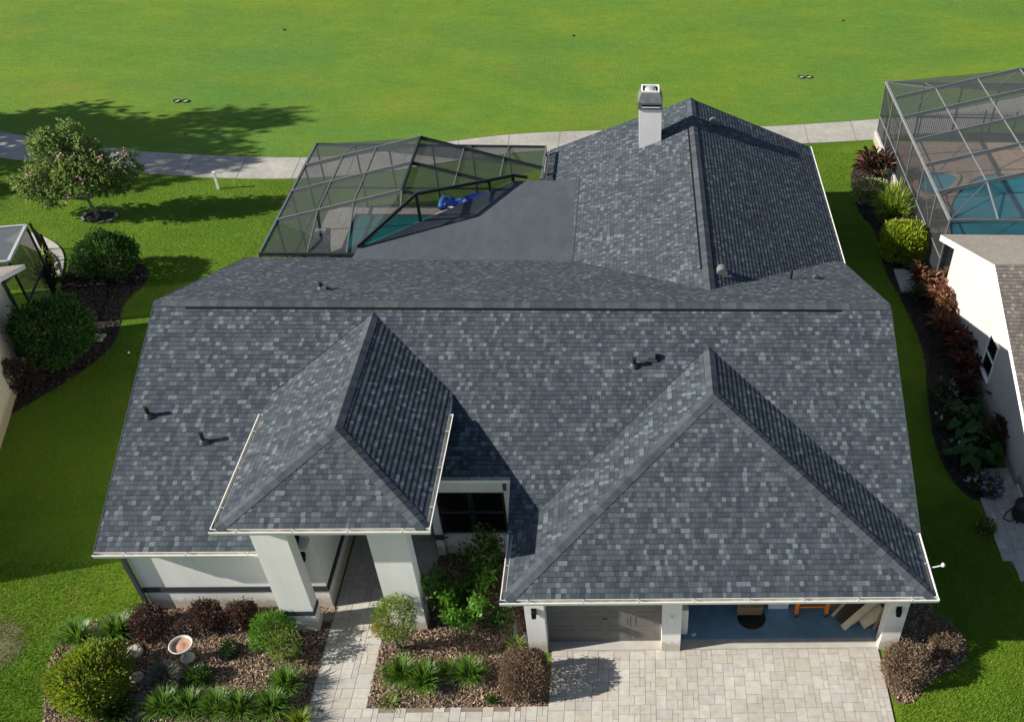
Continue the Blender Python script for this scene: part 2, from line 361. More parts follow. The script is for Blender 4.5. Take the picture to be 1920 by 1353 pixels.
# roofing: real overlapping courses ------------------------------------------
def clip(poly, k, lo):
    """keep v >= k (lo) or v <= k of a list of (u, v)"""
    out = []
    for i in range(len(poly)):
        a, b = poly[i], poly[(i+1) % len(poly)]; da, db = a[1]-k, b[1]-k
        if not lo: da, db = -da, -db
        if da >= 0: out.append(a)
        if (da >= 0) != (db >= 0):
            tt = da/(da-db); out.append((a[0]+(b[0]-a[0])*tt, a[1]+(b[1]-a[1])*tt))
    return out
CRS = .127
def roof_face(store, polys, origin, ud, vd, step=.010):
    ud = Vector(ud).normalized(); vd = Vector(vd).normalized(); n = ud.cross(vd).normalized()
    if n.z < 0: n = -n
    O = Vector(origin)
    for poly in polys:
        uv = [((Vector(p)-O).dot(ud), (Vector(p)-O).dot(vd)) for p in poly]
        v0 = min(q[1] for q in uv); v1 = max(q[1] for q in uv); k = math.floor(v0/CRS+1e-6)
        while k*CRS < v1-1e-5:
            a, b = k*CRS, (k+1)*CRS; c = clip(clip(uv, a, True), b, False)
            if len(c) >= 3:
                pts = [O+ud*q[0]+vd*q[1]+n*step*max(0, (1-(q[1]-a)/CRS)) for q in c]
                store['f'].append(pts); store['uv'].append([(q[0], min(max(q[1], a+.002), b-.002)) for q in c])
                lowq = sorted([q for q in c if abs(q[1]-a) < 1e-4 or (abs(q[1]-v0) < 1e-4 and a < v0)], key=lambda q: q[0])
                if len(lowq) >= 2:
                    l, r_ = lowq[0], lowq[-1]
                    P = lambda q, h: O+ud*q[0]+vd*q[1]+n*h
                    hh = step*(1-(l[1]-a)/CRS)
                    store['f'].append([P(l, -.004), P(r_, -.004), P(r_, hh), P(l, hh)])
                    vv = l[1]+.003; store['uv'].append([(l[0], vv), (r_[0], vv), (r_[0], vv), (l[0], vv)])
            k += 1
def roof_build(store, name, mat, parent):
    V = []; F = []; UV = []
    for pts, uv in zip(store['f'], store['uv']):
        k = len(V); V += [tuple(p) for p in pts]; F.append(tuple(range(k, k+len(pts)))); UV += uv
    me = bpy.data.meshes.new(name); me.from_pydata(V, [], F)
    ly = me.uv_layers.new(name='UVMap'); ly.data.foreach_set('uv', np.array(UV, np.float32).ravel()); me.update()
    return link(name, me, mat, parent)
def cap_strip(name, p, q, n1, n2, parent, wid=.16, piece=.2, mat='cap', lift=.012):
    """ridge / hip cap shingles folded over the line p-q; n1, n2 point down each slope, across the line"""
    p, q = Vector(p), Vector(q); d = (q-p); L = d.length; d.normalize(); n1 = Vector(n1).normalized(); n2 = Vector(n2).normalized()
    up = -(n1+n2).normalized() if (n1+n2).length > 1e-4 else Vector((0, 0, 1))
    b = MB(); k = 0; x = 0.0
    while x < L-.01:
        x1 = min(x+piece+.05, L); h0, h1 = lift+.007, lift
        a0 = p+d*x; a1 = p+d*x1; vs = []
        for a, h in ((a0, h0), (a1, h1)):
            for nn, ww in ((n1, wid), (None, 0), (n2, wid)):
                c = a+up*h+(nn*ww if nn else Vector())
                vs += [c, c-up*.016]
        # top quads, butt quads, side quads
        b.add(vs, [(0, 2, 8, 6), (2, 4, 10, 8), (0, 1, 3, 2), (2, 3, 5, 4), (0, 6, 7, 1), (4, 5, 11, 10)])
        x += piece; k += 1
    return b.build(name, mat, parent, fix=False)

def gutter(name, p, q, out, parent, ends=True, w=.13, h=.11, t=.012):
    """open K gutter from p to q (points on the roof edge); out = outward unit vector"""
    p, q, out = Vector(p), Vector(q), Vector(out); d = (q-p).normalized(); b = MB()
    prof = [(.0, 0), (.0, -h), (w*.75, -h), (w, -.02), (w, .008), (w-t*1.6, .008), (w-t*1.6, -.02), (w*.72, -h+t), (t, -h+t), (t, 0)]
    n = len(prof); vs = [e+out*a+Vector((0, 0, c)) for e in (p, q) for a, c in prof]
    fs = [(i, (i+1) % n, n+(i+1) % n, n+i) for i in range(n)]
    b.add(vs, fs); ins = (5, 6, 7, 8)
    for i in (6, 7, 8): b.mi[i] = 1
    if ends:
        for e in (p, q):
            b.poly([e+Vector((0, 0, 0)), e+Vector((0, 0, -h)), e+out*w*.75+Vector((0, 0, -h)), e+out*w+Vector((0, 0, -.02)), e+out*w+Vector((0, 0, .008))])
    g = b.build(name, ['white', 'gutter_in'], parent)
    L = (q-p).length; k = max(1, int(L/1.15))
    for i in range(k):
        c = p+d*L*(i+.5)/k
        hb = MB().beam(c+out*.0+Vector((0, 0, .004)), c+out*w+Vector((0, 0, .012)), .022, .012).beam(c+d*.03+out*.03+Vector((0, 0, -.03)), c+d*.09+out*.07+Vector((0, 0, -.055)), .018, .012)
        hb.build('gutter_hanger', 'alu_light', g)
    return g

# ------------------------------------------------------------ setting: ground sheets
def ground():
    b = MB(); b.poly([(-400, -60, 0), (400, -60, 0), (400, 700, 0), (-400, 700, 0)]); o = b.build('lawn', 'lawn'); o['kind'] = 'structure'
ground()
PT = [(-45, 36), (-34, 31), (-25.24, 27.76), (-22.08, 26.76), (-18.87, 26.05), (-15.42, 25.72), (-11.43, 25.55), (-8.71, 26.05), (-5.7, 27.30), (-3.42, 28.05), (-1.03, 28.43), (2.5, 28.7), (8.79, 29.21), (11.86, 29.75), (14.07, 30.15), (17.13, 30.95), (21.92, 33.0), (30, 37)]
PB = [(-45, 33.2), (-34, 28.4), (-24.1, 25.27), (-21.24, 24.71), (-18.65, 24.21), (-14.8, 23.69), (-11.32, 23.67), (-7.94, 24.31), (-5.22, 25.45), (-2.79, 26.25), (-1.18, 26.6), (2.5, 26.85), (10.43, 27.51), (13.68, 27.97), (16.64, 28.6), (21.19, 30.5), (30, 34.5)]
def resample(pts, n):
    P = np.array(pts, float); s = np.r_[0, np.cumsum(np.hypot(*np.diff(P, axis=0).T))]; t = np.linspace(0, s[-1], n)
    for _ in range(1): pass
    Q = np.stack([np.interp(t, s, P[:, 0]), np.interp(t, s, P[:, 1])], 1)
    for _ in range(6): Q[1:-1] = .25*Q[:-2]+.5*Q[1:-1]+.25*Q[2:]
    return Q
T, B = resample(PT, 140), resample(PB, 140)
V = []; F = []
for i in range(140): V += [(*B[i], .03), (*T[i], .03), (*B[i], -.05), (*T[i], -.05)]
for i in range(139):
    k = 4*i; F += [(k, k+4, k+5, k+1), (k+2, k+6, k+4, k), (k+1, k+5, k+7, k+3)]
def pathmat():
    t = NT('cart_path_concrete'); p = t.pos(); f = t.noise(p, .7, 5, .65); g = t.noise(p, 5, 5, .7)
    c = t.mix(t.ramp(f, [(.3, (0, 0, 0)), (.7, (1, 1, 1))]), (.30, .29, .265), (.41, .395, .36))
    c = t.mul(c, t.ramp(g, [(.3, (.82, .82, .82)), (.7, (1.12, 1.12, 1.1))]))
    return t.done(t.pbr(c, .9, t.bump(g, .2, .01), 0, .2))
MAT['path'] = pathmat()
o = fastmesh('cart_path', V, F, 'path'); o['kind'] = 'structure'
# saw-cut joints across the path
jb = MB()
for i in range(6, 136, 4):
    a = Vector((*B[i], .0325)); c = Vector((*T[i], .0325)); d = (c-a).normalized(); s_ = Vector((-d.y, d.x, 0))*.018
    jb.poly([a-s_, a+s_, c+s_, c-s_])
jo = jb.build('path_joints', 'timber'); jo['kind'] = 'structure'
# fairway beyond the path (its edge grows 2 cm over the slab)
fw = [tuple(x) for x in T]; V = []; F = []
for i, (x, y) in enumerate(fw): V += [(x, y-.03, .045), (x, y-.03, -.02), (x, y+.25, .012), (x*1.0, 60, .012)]
for i in range(139):
    k = 4*i; F += [(k+1, k+5, k+4, k), (k, k+4, k+6, k+2), (k+2, k+6, k+7, k+3)]
o = fastmesh('fairway', V, F, 'fairway'); o['kind'] = 'structure'
V = [(-400, 60, .012), (400, 60, .012), (400, 700, .012), (-400, 700, .012), (-400, 36, .012), (-45, 36.2, .012), (-45, 60, .012), (30, 37.2, .012), (400, 37.2, .012), (30, 60, .012), (-400, 60, .012), (400, 60, .012)]
o = MB().add(V, [(0, 1, 2, 3), (4, 5, 6, 10), (7, 8, 11, 9)]).build('far_fairway', 'fairway'); o['kind'] = 'structure'

# beds
BED_L = smooth_poly([(-9.7, 1.45), (-10.7, 1.1), (-11.25, .7), (-11.35, .1), (-11.15, -.85), (-10.8, -1.6), (-10.5, -2.6), (-5.0, -2.6), (-4.95, -2.6), (-4.95, -2.5), (-4.95, 1.4), (-4.95, 1.46), (-5.0, 1.46)], 2)
BED_R = [(-3.62, 1.2), (-3.62, -1.5), (.52, -1.5), (.52, -.95), (0, -.02), (0, 3.25), (-2.55, 3.25), (-3.3, 1.2)]
BED_NL = smooth_poly([(-18.0, 17.4), (-17.2, 17.9), (-15.3, 17.3), (-14.7, 16.2), (-15.2, 14.6), (-14.55, 13.0), (-14.6, 11.8), (-15.1, 10.6), (-16.0, 9.2), (-16.5, 8.4), (-16.9, 10.5), (-17.3, 12.5), (-17.5, 14.2), (-17.7, 16.3)], 2)
BED_NR = smooth_poly([(13.5, 26.4), (11.9, 25.4), (11.6, 21.5), (12.2, 20.0), (11.9, 17.3), (12.2, 15.3), (12.4, 12.0), (11.9, 9.6), (11.6, 7.0), (12.0, 5.2), (12.7, 5.0), (13.6, 6.3)], 2)
BED_G = smooth_poly([(9.0, 2.6), (9.9, 2.3), (10.3, .8), (10.9, .3), (10.6, -.5), (9.6, -.9), (9.2, -1.5), (8.6, -1.6), (8.56, -.2), (9.0, -.1)], 2)
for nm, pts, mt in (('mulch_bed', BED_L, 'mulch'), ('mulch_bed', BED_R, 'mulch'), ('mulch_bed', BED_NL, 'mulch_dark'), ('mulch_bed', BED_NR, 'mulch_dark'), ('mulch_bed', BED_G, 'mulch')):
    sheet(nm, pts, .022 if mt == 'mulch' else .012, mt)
sheet('bare_soil_patch', [(-14.6, -1.2), (-11.2, -1.2), (-11.2, 1.8), (-14.6, 1.8)], .006, 'soil')
def chips(name, poly, n, mat, s=.055, z=.03):
    q = scatter(poly, n); L = rng.uniform(.5, 1.3, n)*s; W = rng.uniform(.2, .5, n)*s
    a = rng.uniform(0, 2*np.pi, n); tl = rng.normal(0, .45, n); rl = rng.normal(0, .5, n)
    d = np.stack([np.cos(a)*np.cos(tl), np.sin(a)*np.cos(tl), np.sin(tl)], 1)
    e = np.stack([-np.sin(a)*np.cos(rl), np.cos(a)*np.cos(rl), np.sin(rl)], 1)
    c = np.c_[q, z+rng.uniform(0, .022, n)]; dl = d*L[:, None]; ew = e*W[:, None]
    V = np.stack([c-dl-ew, c+dl-ew*.7, c+dl+ew, c-dl+ew*.8], 1).reshape(-1, 3)
    o = fastmesh(name, V, np.arange(4*n).reshape(-1, 4), mat); o['kind'] = 'stuff'; tag(o, None, None); return o
tag(chips('mulch_chips', BED_L, 24000, 'chip', .038), 'reddish brown bark mulch over the front bed left of the walkway', 'mulch')
tag(chips('mulch_chips', BED_R, 15000, 'chip', .038), 'reddish brown bark mulch over the bed between walkway and garage', 'mulch')
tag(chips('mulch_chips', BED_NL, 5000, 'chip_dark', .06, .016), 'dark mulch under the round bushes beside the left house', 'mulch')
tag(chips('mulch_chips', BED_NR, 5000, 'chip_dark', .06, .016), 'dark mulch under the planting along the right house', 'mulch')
tag(chips('mulch_chips', BED_G, 3500, 'chip', .038), 'brown bark mulch around the clipped bushes right of the garage', 'mulch')
tag(chips('pebbles', [(-5.55, 1.4), (-4.96, 1.42), (-4.96, .95), (-5.5, 1.05)], 900, 'pebble', .035, .04), 'pale pebbles beside the left porch column', 'pebbles')

# pavers: real stones in an interlocking random pattern
def pavers(name, poly, mat, unit=.125, z=.03, seed=1, gap=.006, base='joint', angle=0.0):
    rnd = random.Random(seed); P = np.array(poly); lo, hi = P.min(0), P.max(0)
    nx, ny = int((hi[0]-lo[0])/unit)+1, int((hi[1]-lo[1])/unit)+1; occ = np.zeros((nx+4, ny+4), bool); V = []; F = []
    shapes = [(2, 2), (3, 2), (2, 3), (3, 3), (2, 1), (1, 2)]; wts = [4, 6, 2, 2, 1.2, 1]
    for j in range(ny):
        for i in range(nx):
            if occ[i, j]: continue
            for wd, hd in [*rnd.choices(shapes, wts, k=4), (2, 2), (1, 2), (2, 1), (1, 1)]:
                if not occ[i:i+wd, j:j+hd].any(): break
            occ[i:i+wd, j:j+hd] = True
            x0, y0 = lo[0]+i*unit, lo[1]+j*unit; x1, y1 = min(x0+wd*unit, hi[0]), min(y0+hd*unit, hi[1])
            if x1-x0 < .03 or y1-y0 < .03: continue
            if not inpoly(np.array([[(x0+x1)/2, (y0+y1)/2]]), poly)[0]: continue
            g = gap/2+rnd.uniform(0, .0015); bv = .0018; zz = z+rnd.uniform(-.0006, .0006); k = len(V)
            V += [(x0+g, y0+g, z-.008), (x1-g, y0+g, z-.008), (x1-g, y1-g, z-.008), (x0+g, y1-g, z-.008),
                  (x0+g+bv, y0+g+bv, zz), (x1-g-bv, y0+g+bv, zz), (x1-g-bv, y1-g-bv, zz), (x0+g+bv, y1-g-bv, zz)]
            F += [(k+4, k+5, k+6, k+7), (k, k+1, k+5, k+4), (k+1, k+2, k+6, k+5), (k+2, k+3, k+7, k+6), (k+3, k, k+4, k+7)]
    o = fastmesh(name, V, F, mat); o['kind'] = 'structure'
    sheet(name+'_base', poly, z-.007, base); return o
pavers('driveway', [(.52, -1.5), (.52, .04), (8.56, .04), (8.56, -5), (-4.95, -5), (-4.95, -1.504)], 'paver', seed=3)
pavers('walkway', [(-4.95, -1.5), (-3.62, -1.5), (-3.62, 1.0), (-3.62, 3.6), (-4.95, 3.6)], 'paver', unit=.135, seed=5)
pavers('entry_floor', [(-4.95, 3.604), (-2.62, 3.604), (-2.62, 6.6), (-4.95, 6.6)], 'paver_grey', unit=.135, seed=6)
pavers('side_path', [(12.75, 6.4), (12.55, 5.0), (12.45, 3.6), (12.8, 2.2), (13.6, .8), (16, 0), (16, 6.4)], 'paver_grey', unit=.14, seed=8)
sheet('entry_slab', [(-3.62, 1.25), (-2.62, 1.25), (-2.62, 3.6), (-3.62, 3.6)], .03, 'concrete')

# ------------------------------------------------------------ the house
S = .402; ZE = 2.758; MF = 1.3557; MR = 7.3157; ML = -9.7705; MX = 9.3403; YB = 2*MR-MF
HOUSE = empty('house', (0, 0, 0), 'large single storey house with dark grey shingle roof filling the picture centre', 'house')
zmain = lambda y: ZE+S*(y-MF)
zback = lambda y: ZE+S*(YB-y)
ZR = zmain(MR)
NY, NXR = 2.72, -.42           # notch in the front roof: eave line and right edge
PL, PR, PF, PE, SP = -6.3867, -1.9563, .3097, 4.1545, .3985
GL, GR, GF = -.2858, 9.2188, -.5466
WX, WZ, WY, WL, WR, SW = 4.6874, 4.4775, 21.7826, -.7018, 9.4095, .3946
new = lambda: {'f': [], 'uv': []}
# main roof, front and back
st = new(); fm = lambda x, y: (x, y, zmain(y)); bk = lambda x, y: (x, y, zback(y))
roof_face(st, [[fm(ML, 1.0155), fm(-5.2, 1.0155), fm(-5.2, MR), fm(ML, MR)], [fm(-5.2, NY), fm(NXR, NY), fm(NXR, MR), fm(-5.2, MR)],
               [fm(NXR, 1.3557), fm(MX, 1.3557), fm(MX, MR), fm(NXR, MR)]], fm(ML, 1.0155), (1, 0, 0), (0, 1, S))
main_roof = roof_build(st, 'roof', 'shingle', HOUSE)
st = new(); roof_face(st, [[bk(MX, YB), bk(ML, YB), bk(ML, MR), bk(MX, MR)]], bk(MX, YB), (-1, 0, 0), (0, -1, S))
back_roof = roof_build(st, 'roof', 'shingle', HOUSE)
cap_strip('ridge_cap', (ML, MR, ZR+.01), (MX, MR, ZR+.01), (0, -1, -S), (0, 1, -S), main_roof, .17)
rv = MB().prism([(-8.94, MR-.215, ZR-.09), (-8.94, MR, ZR+.0), (-8.94, MR+.185, ZR-.072), (-8.94, MR+.185, ZR-.052), (-8.94, MR, ZR+.012), (-8.94, MR-.215, ZR-.064)], (16.95, 0, 0))
rv.build('ridge_vent', 'black', main_roof)
# porch roof (hipped)
ph = (PR-PL)/2; pm = (PL+PR)/2; pz = PE+SP*ph; pyb = MF+(pz-ZE)/S; pye = MF+(PE-ZE)/S
peak = (pm, PF+ph, pz); rb = (pm, pyb, pz)
st = new()
roof_face(st, [[(PL, PF, PE), (PR, PF, PE), peak]], (PL, PF, PE), (1, 0, 0), (0, 1, SP))
roof_face(st, [[(PL, pye, PE), (PL, PF, PE), peak, rb]], (PL, PF, PE), (0, -1, 0), (1, 0, SP))
roof_face(st, [[(PR, PF, PE), (PR, pye, PE), rb, peak]], (PR, PF, PE), (0, 1, 0), (-1, 0, SP))
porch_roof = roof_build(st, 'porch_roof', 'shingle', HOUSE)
cap_strip('ridge_cap', (pm, pyb+.02, pz), peak, (-1, 0, -SP), (1, 0, -SP), porch_roof)
hipL = (Vector((1, -1, 0)), Vector((-1, 1, 0)))
def hip(parent, a, b, left):
    # a = lower corner, b = peak; across-line directions lie in each slope
    d = (Vector(b)-Vector(a)).normalized(); front = Vector((0, -1, -.40)); side = Vector((-1 if left else 1, 0, -.40))
    n1 = front-d*front.dot(d); n2 = side-d*side.dot(d); cap_strip('hip_cap', a, b, n1, n2, parent, .17)
hip(porch_roof, (PL, PF, PE), peak, True); hip(porch_roof, (PR, PF, PE), peak, False)
# garage roof (hipped)
gh = (GR-GL)/2; gm = (GL+GR)/2; gz = ZE+S*gh; gp = (gm, GF+gh, gz); gb = (gm, MF+gh, gz)
st = new()
roof_face(st, [[(GL, GF, ZE), (GR, GF, ZE), gp]], (GL, GF, ZE), (1, 0, 0), (0, 1, S))
roof_face(st, [[(GL, MF, ZE), (GL, GF, ZE), gp, gb]], (GL, GF, ZE), (0, -1, 0), (1, 0, S))
roof_face(st, [[(GR, GF, ZE), (GR, MF, ZE), gb, gp]], (GR, GF, ZE), (0, 1, 0), (-1, 0, S))
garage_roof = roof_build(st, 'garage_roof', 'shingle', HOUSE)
cap_strip('ridge_cap', (gm, gb[1]+.02, gz), gp, (-1, 0, -S), (1, 0, -S), garage_roof)
hip(garage_roof, (GL, GF, ZE), gp, True); hip(garage_roof, (GR, GF, ZE), gp, False)
# rear wing roof (gable along Y)
wl = lambda x, y: (x, y, WZ-SW*(WX-x)); wr_ = lambda x, y: (x, y, WZ-SW*(x-WX)); ywp = lambda z: YB-(z-ZE)/S
xm = WX-(WZ-ZE)/SW
st = new()
roof_face(st, [[wl(xm, YB), wl(WL, YB), wl(WL, WY), wl(WX, WY), wl(WX, ywp(WZ))]], wl(WL, WY), (0, -1, 0), (1, 0, SW))
zr_ = WZ-SW*(WR-WX); 
roof_face(st, [[wr_(WR, WY), wr_(WR, YB), wr_(WX+(WZ-ZE)/SW, YB), wr_(WX, ywp(WZ)), wr_(WX, WY)]], wr_(WR, YB), (0, 1, 0), (-1, 0, SW))
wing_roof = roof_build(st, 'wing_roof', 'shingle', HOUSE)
cap_strip('ridge_cap', (WX, WY, WZ+.01), (WX, ywp(WZ)-.05, WZ+.01), (-1, 0, -SW), (1, 0, -SW), wing_roof, .17)
MB().prism([(WX-.215, 10.15, WZ-.09), (WX, 10.15, WZ+.0), (WX+.185, 10.15, WZ-.072), (WX+.185, 10.15, WZ-.052), (WX, 10.15, WZ+.012), (WX-.215, 10.15, WZ-.066)], (0, 9.3, 0)).build('ridge_vent', 'black', wing_roof)
# low lanai roof of rolled roofing
ZL = 2.86
LAN = [(-6.42, 13.02), (-6.32, 13.70), (-1.76, 18.37), (.6, 18.5), (.62, 13.02)]
def lanz(x, y): return ZL+.008*(13-y)
b = MB(); b.prism([(x, y, lanz(x, y)-.16) for x, y in LAN], (0, 0, .16)); lanai = b.build('lanai_roof', 'felt', HOUSE)
MB().prism([(.58, 12.98, 2.82), (.58, 18.55, 2.82), (.58, 18.55, 2.885), (.58, 12.98, 2.885)], (.10, 0, 0)).build('roof_seam', 'cap', lanai)

# walls
b = MB()
b.box(-9.42, -5.0, 1.43, 1.63, 0, 2.72)                                   # front left
b.prism([(-9.42, 1.63, 0), (-9.42, 12.9, 0), (-9.42, 12.9, zback(12.9)-.06), (-9.42, MR, ZR-.07), (-9.42, 1.63, zmain(1.63)-.06)], (.2, 0, 0))
b.prism([(8.8, .3, 0), (8.8, 12.9, 0), (8.8, 12.9, zback(12.9)-.06), (8.8, MR, ZR-.07), (8.8, 1.6, zmain(1.6)-.06), (8.8, .3, 2.6)], (.2, 0, 0))
b.prism([(-5.2, 1.63, 0), (-5.2, 6.9, 0), (-5.2, 6.9, 4.9), (-5.2, 1.63, zmain(1.63)-.06)], (.2, 0, 0))     # entry left
b.box(-5.0, -2.4, 6.7, 6.9, 0, 4.8)                                        # entry back
b.box(-2.62, -2.42, 3.12, 6.7, 0, 4.0)                                    # entry right
b.box(-2.42, .0, 3.19, 3.39, 0, .80); b.box(-2.42, 0, 3.19, 3.39, 2.32, 3.35); b.box(-.72, 0, 3.19, 3.39, .80, 2.32)
b.box(-.0, .2, .32, 3.19, 0, 2.62)                                        # garage left side
b.box(0, 9.0, 6.3, 6.5, 0, 2.6)                                           # garage back
b.box(-9.2, 8.8, 12.7, 12.9, 0, 2.6)                                      # rear
b.prism([(-.2, 21.3, 0), (9.0, 21.3, 0), (9.0, 21.3, 2.6), (WX, 21.3, WZ-.1), (-.2, 21.3, 2.35)], (0, .2, 0))
b.box(-.2, 0, 12.9, 21.3, 0, 2.45); b.box(8.8, 9.0, 12.9, 21.3, 0, 2.65)
# porch side cheeks above the main roof
b.prism([(-6.1, .75, 3.98), (-6.1, 4.6, 3.98), (-6.1, 1.2, 2.76)], (.15, 0, 0)); b.prism([(-2.4, 1.1, 3.98), (-2.4, 4.7, 4.0), (-2.4, 2.7, 3.28)], (.15, 0, 0))
b.box(-6.1, -2.25, .72, .95, 3.75, 4.05)
walls = b.build('wall', 'stucco', HOUSE)
b = MB(); b.box(-9.43, -4.985, 1.405, 1.429, .68, .86); b.box(-4.999, -4.975, 1.43, 6.6, .68, .86); b.box(-2.645, -2.395, 3.085, 3.119, .66, .84); b.box(-2.419, -2.3, 3.16, 3.189, .66, .80)
b.build('trim_band', 'band', walls)
# soffits + fascia
b = MB()
b.box(ML+.03, -5.0, 1.04, 1.425, 2.585, 2.61); b.box(GL+.03, GR-.03, GF+.03, -.002, 2.64, 2.66); b.box(9.005, GR-.03, .0, 1.3, 2.64, 2.66)
b.box(PL+.03, PR-.03, PF+.03, 2.6, 4.06, 4.08); b.box(PL+.03, PR-.03, 2.6, 6.6, 4.12, 4.14); b.box(GL+.03, -.002, 0, 1.3, 2.64, 2.66); b.box(-2.4, -.44, 2.74, 3.185, 3.2, 3.22)
b.build('soffit', 'white', HOUSE)
b = MB()
b.box(ML, -5.2, 1.018, 1.038, 2.45, 2.615); b.box(GL, GR, GF, GF+.02, 2.58, 2.755); b.box(GL, GL+.02, GF+.02, 1.36, 2.58, 2.755); b.box(GR-.02, GR, GF+.02, 1.36, 2.58, 2.755)
b.box(PL, PR, PF, PF+.02, 3.98, 4.152); b.box(PL, PL+.02, PF+.02, 4.6, 3.98, 4.152); b.box(PR-.02, PR, PF+.02, 4.7, 3.98, 4.152)
b.box(-2.2, NXR, NY+.002, NY+.02, 3.14, 3.30)
for x in (ML, MX-.02):                                                     # rake boards
    b.prism([(x, 1.02, zmain(1.02)-.19), (x, MR, ZR-.19), (x, YB, ZE-.19), (x, YB, ZE-.004), (x, MR, ZR-.004), (x, 1.02, zmain(1.02)-.004)], (.02, 0, 0))
b.prism([(NXR, 1.36, zmain(1.36)-.19), (NXR, NY, zmain(NY)-.19), (NXR, NY, zmain(NY)-.004), (NXR, 1.36, zmain(1.36)-.004)], (.02, 0, 0))
b.box(WR-.02, WR, YB, WY, zr_-.17, zr_-.004); b.box(WL, WL+.02, 18.5, WY, 2.18, 2.345)
b.prism([(WL, WY-.02, 2.18), (WX, WY-.02, WZ-.18), (WR, WY-.02, zr_-.17), (WR, WY-.02, zr_-.006), (WX, WY-.02, WZ-.006), (WL, WY-.02, 2.34)], (0, .02, 0))
b.box(ML+.02, MX-.02, YB-.02, YB, ZE-.18, ZE-.004)
b.build('fascia', 'white', HOUSE)
# pale drip edge along the rakes
b = MB()
for x in (ML-.015, MX-.01):
    MB().prism([(x, 1.02, zmain(1.02)-.01), (x, MR, ZR-.01), (x, YB, ZE-.01), (x, YB, ZE+.012), (x, MR, ZR+.012), (x, 1.02, zmain(1.02)+.012)], (.025, 0, 0)).build('drip_edge', 'cap', HOUSE)
# gutters
gt = [((ML, 1.0155, 2.62), (-5.6, 1.0155, 2.62), (0, -1, 0)), ((GL-.12, GF, ZE), (GR+.12, GF, ZE), (0, -1, 0)), ((GL, GF, ZE), (GL, 1.40, ZE), (-1, 0, 0)), ((GR, GF, ZE), (GR, 1.36, ZE), (1, 0, 0)),
      ((PL-.12, PF, PE), (PR+.12, PF, PE), (0, -1, 0)), ((PL, PF, PE), (PL, 4.05, PE), (-1, 0, 0)), ((PR, PF, PE), (PR, 4.05, PE), (1, 0, 0)), ((-2.25, NY, 3.30), (NXR, NY, 3.30), (0, -1, 0)),
      ((WR, YB+.1, zr_), (WR, WY, zr_), (1, 0, 0)), ((WL, 18.6, 2.345), (WL, WY, 2.345), (-1, 0, 0))]
for p, q, o_ in gt: gutter('gutter', p, q, o_, HOUSE, w=.085 if p[0] == WR else .115)
# downspouts
b = MB().box(-9.53, -9.435, 1.33, 1.425, .03, 2.4); b.build('downspout', 'dgrey', HOUSE)
b = MB().box(-.62, -.54, 2.62, 2.70, 2.95, 3.18); b.build('downspout', 'dgrey', HOUSE)
# porch columns
for x0, x1 in ((-5.95, -5.17), (-3.40, -2.55)):
    c = MB().box(x0, x1, .70, 1.08, 0, 3.98).build('column', 'stucco', HOUSE)
    MB().box(x0-.012, x1+.012, .688, 1.092, .64, .80).build('column_band', 'band' if x0 < -5 else 'stucco', c)
def lamp(x, y, z, s=1.0):
    t_ = MB().box(x-.06*s, x+.06*s, y-.03, y-.002, z-.09*s, z+.09*s).build('wall_lamp', 'black', HOUSE)
    MB().box(x-.05*s, x+.05*s, y-.13, y-.031, z-.15*s, z+.05*s).build('lamp_housing', 'black', t_)
    MB().box(x-.035*s, x+.035*s, y-.12, y-.04, z-.165*s, z-.151*s).build('lamp_lens', 'glass', t_)
lamp(.22, 0, 1.66); lamp(8.76, 0, 1.62); lamp(-5.32, 1.43, 2.1, 1.3)
cm = MB().lathe([(0, .03), (.03, .028), (.04, 0), (.03, -.04), (0, -.05)], (3.42, -.06, 1.42), 12).build('security_camera', 'white', HOUSE, True)
MB().beam((3.42, -.001, 1.44), (3.42, -.05, 1.43), .03).build('bracket', 'white', cm)
# nook window
wf = MB()
for x0, x1, z0, z1 in ((-2.42, -.72, .80, .86), (-2.42, -.72, 2.26, 2.32), (-2.42, -2.35, .86, 2.26), (-.79, -.72, .86, 2.26), (-1.66, -1.52, .86, 2.26)): wf.box(x0, x1, 3.21, 3.27, z0, z1)
win = MB().box(-2.35, -.79, 3.235, 3.245, .86, 2.26).build('window', 'glass', HOUSE)
wf.build('window_frame', 'bronze', win)
MB().box(-2.35, -1.66, 3.205, 3.232, 1.55, 1.60).box(-1.52, -.79, 3.205, 3.232, 1.55, 1.60).build('window_rail', 'dgrey', win)
MB().box(-2.42, -.70, 3.13, 3.188, .76, .80).build('window_sill', 'white', win)
# garage: posts, header, doors, floor
for x0, x1 in ((0, .4516), (3.2025, 3.6558), (8.536, 9.0)):
    MB().box(x0, x1, 0, .31, 0, 2.64).build('garage_post', 'stucco', HOUSE)
MB().box(.4516, 3.2025, .02, .28, 2.14, 2.64).box(3.6558, 8.536, .02, .28, 2.14, 2.64).build('garage_header', 'stucco', HOUSE)
MB().box(-.02, 9.02, .05, .34, -.1, .028).build('garage_apron', 'concrete', HOUSE)
MB().box(.2, 8.8, .34, 6.3, -.1, .034).build('garage_floor', 'bluefloor', HOUSE)
MB().box(.2, 8.8, .4, 6.3, 2.61, 2.63).build('garage_ceiling', 'inwall', HOUSE)
MB().box(.2, .22, .36, 6.29, .04, 2.6).box(8.78, 8.80, .36, 6.29, .04, 2.6).box(.22, 8.78, 6.27, 6.29, .04, 2.6).build('garage_inner_wall', 'inwall', HOUSE)
MB().box(3.38, 3.46, .36, 1.2, .04, 2.6).build('garage_partition', 'inwall', HOUSE)
dr = MB(); dr.box(.44, 3.215, .31, .345, .035, 2.16)
gd = dr.build('garage_door', 'door', HOUSE)
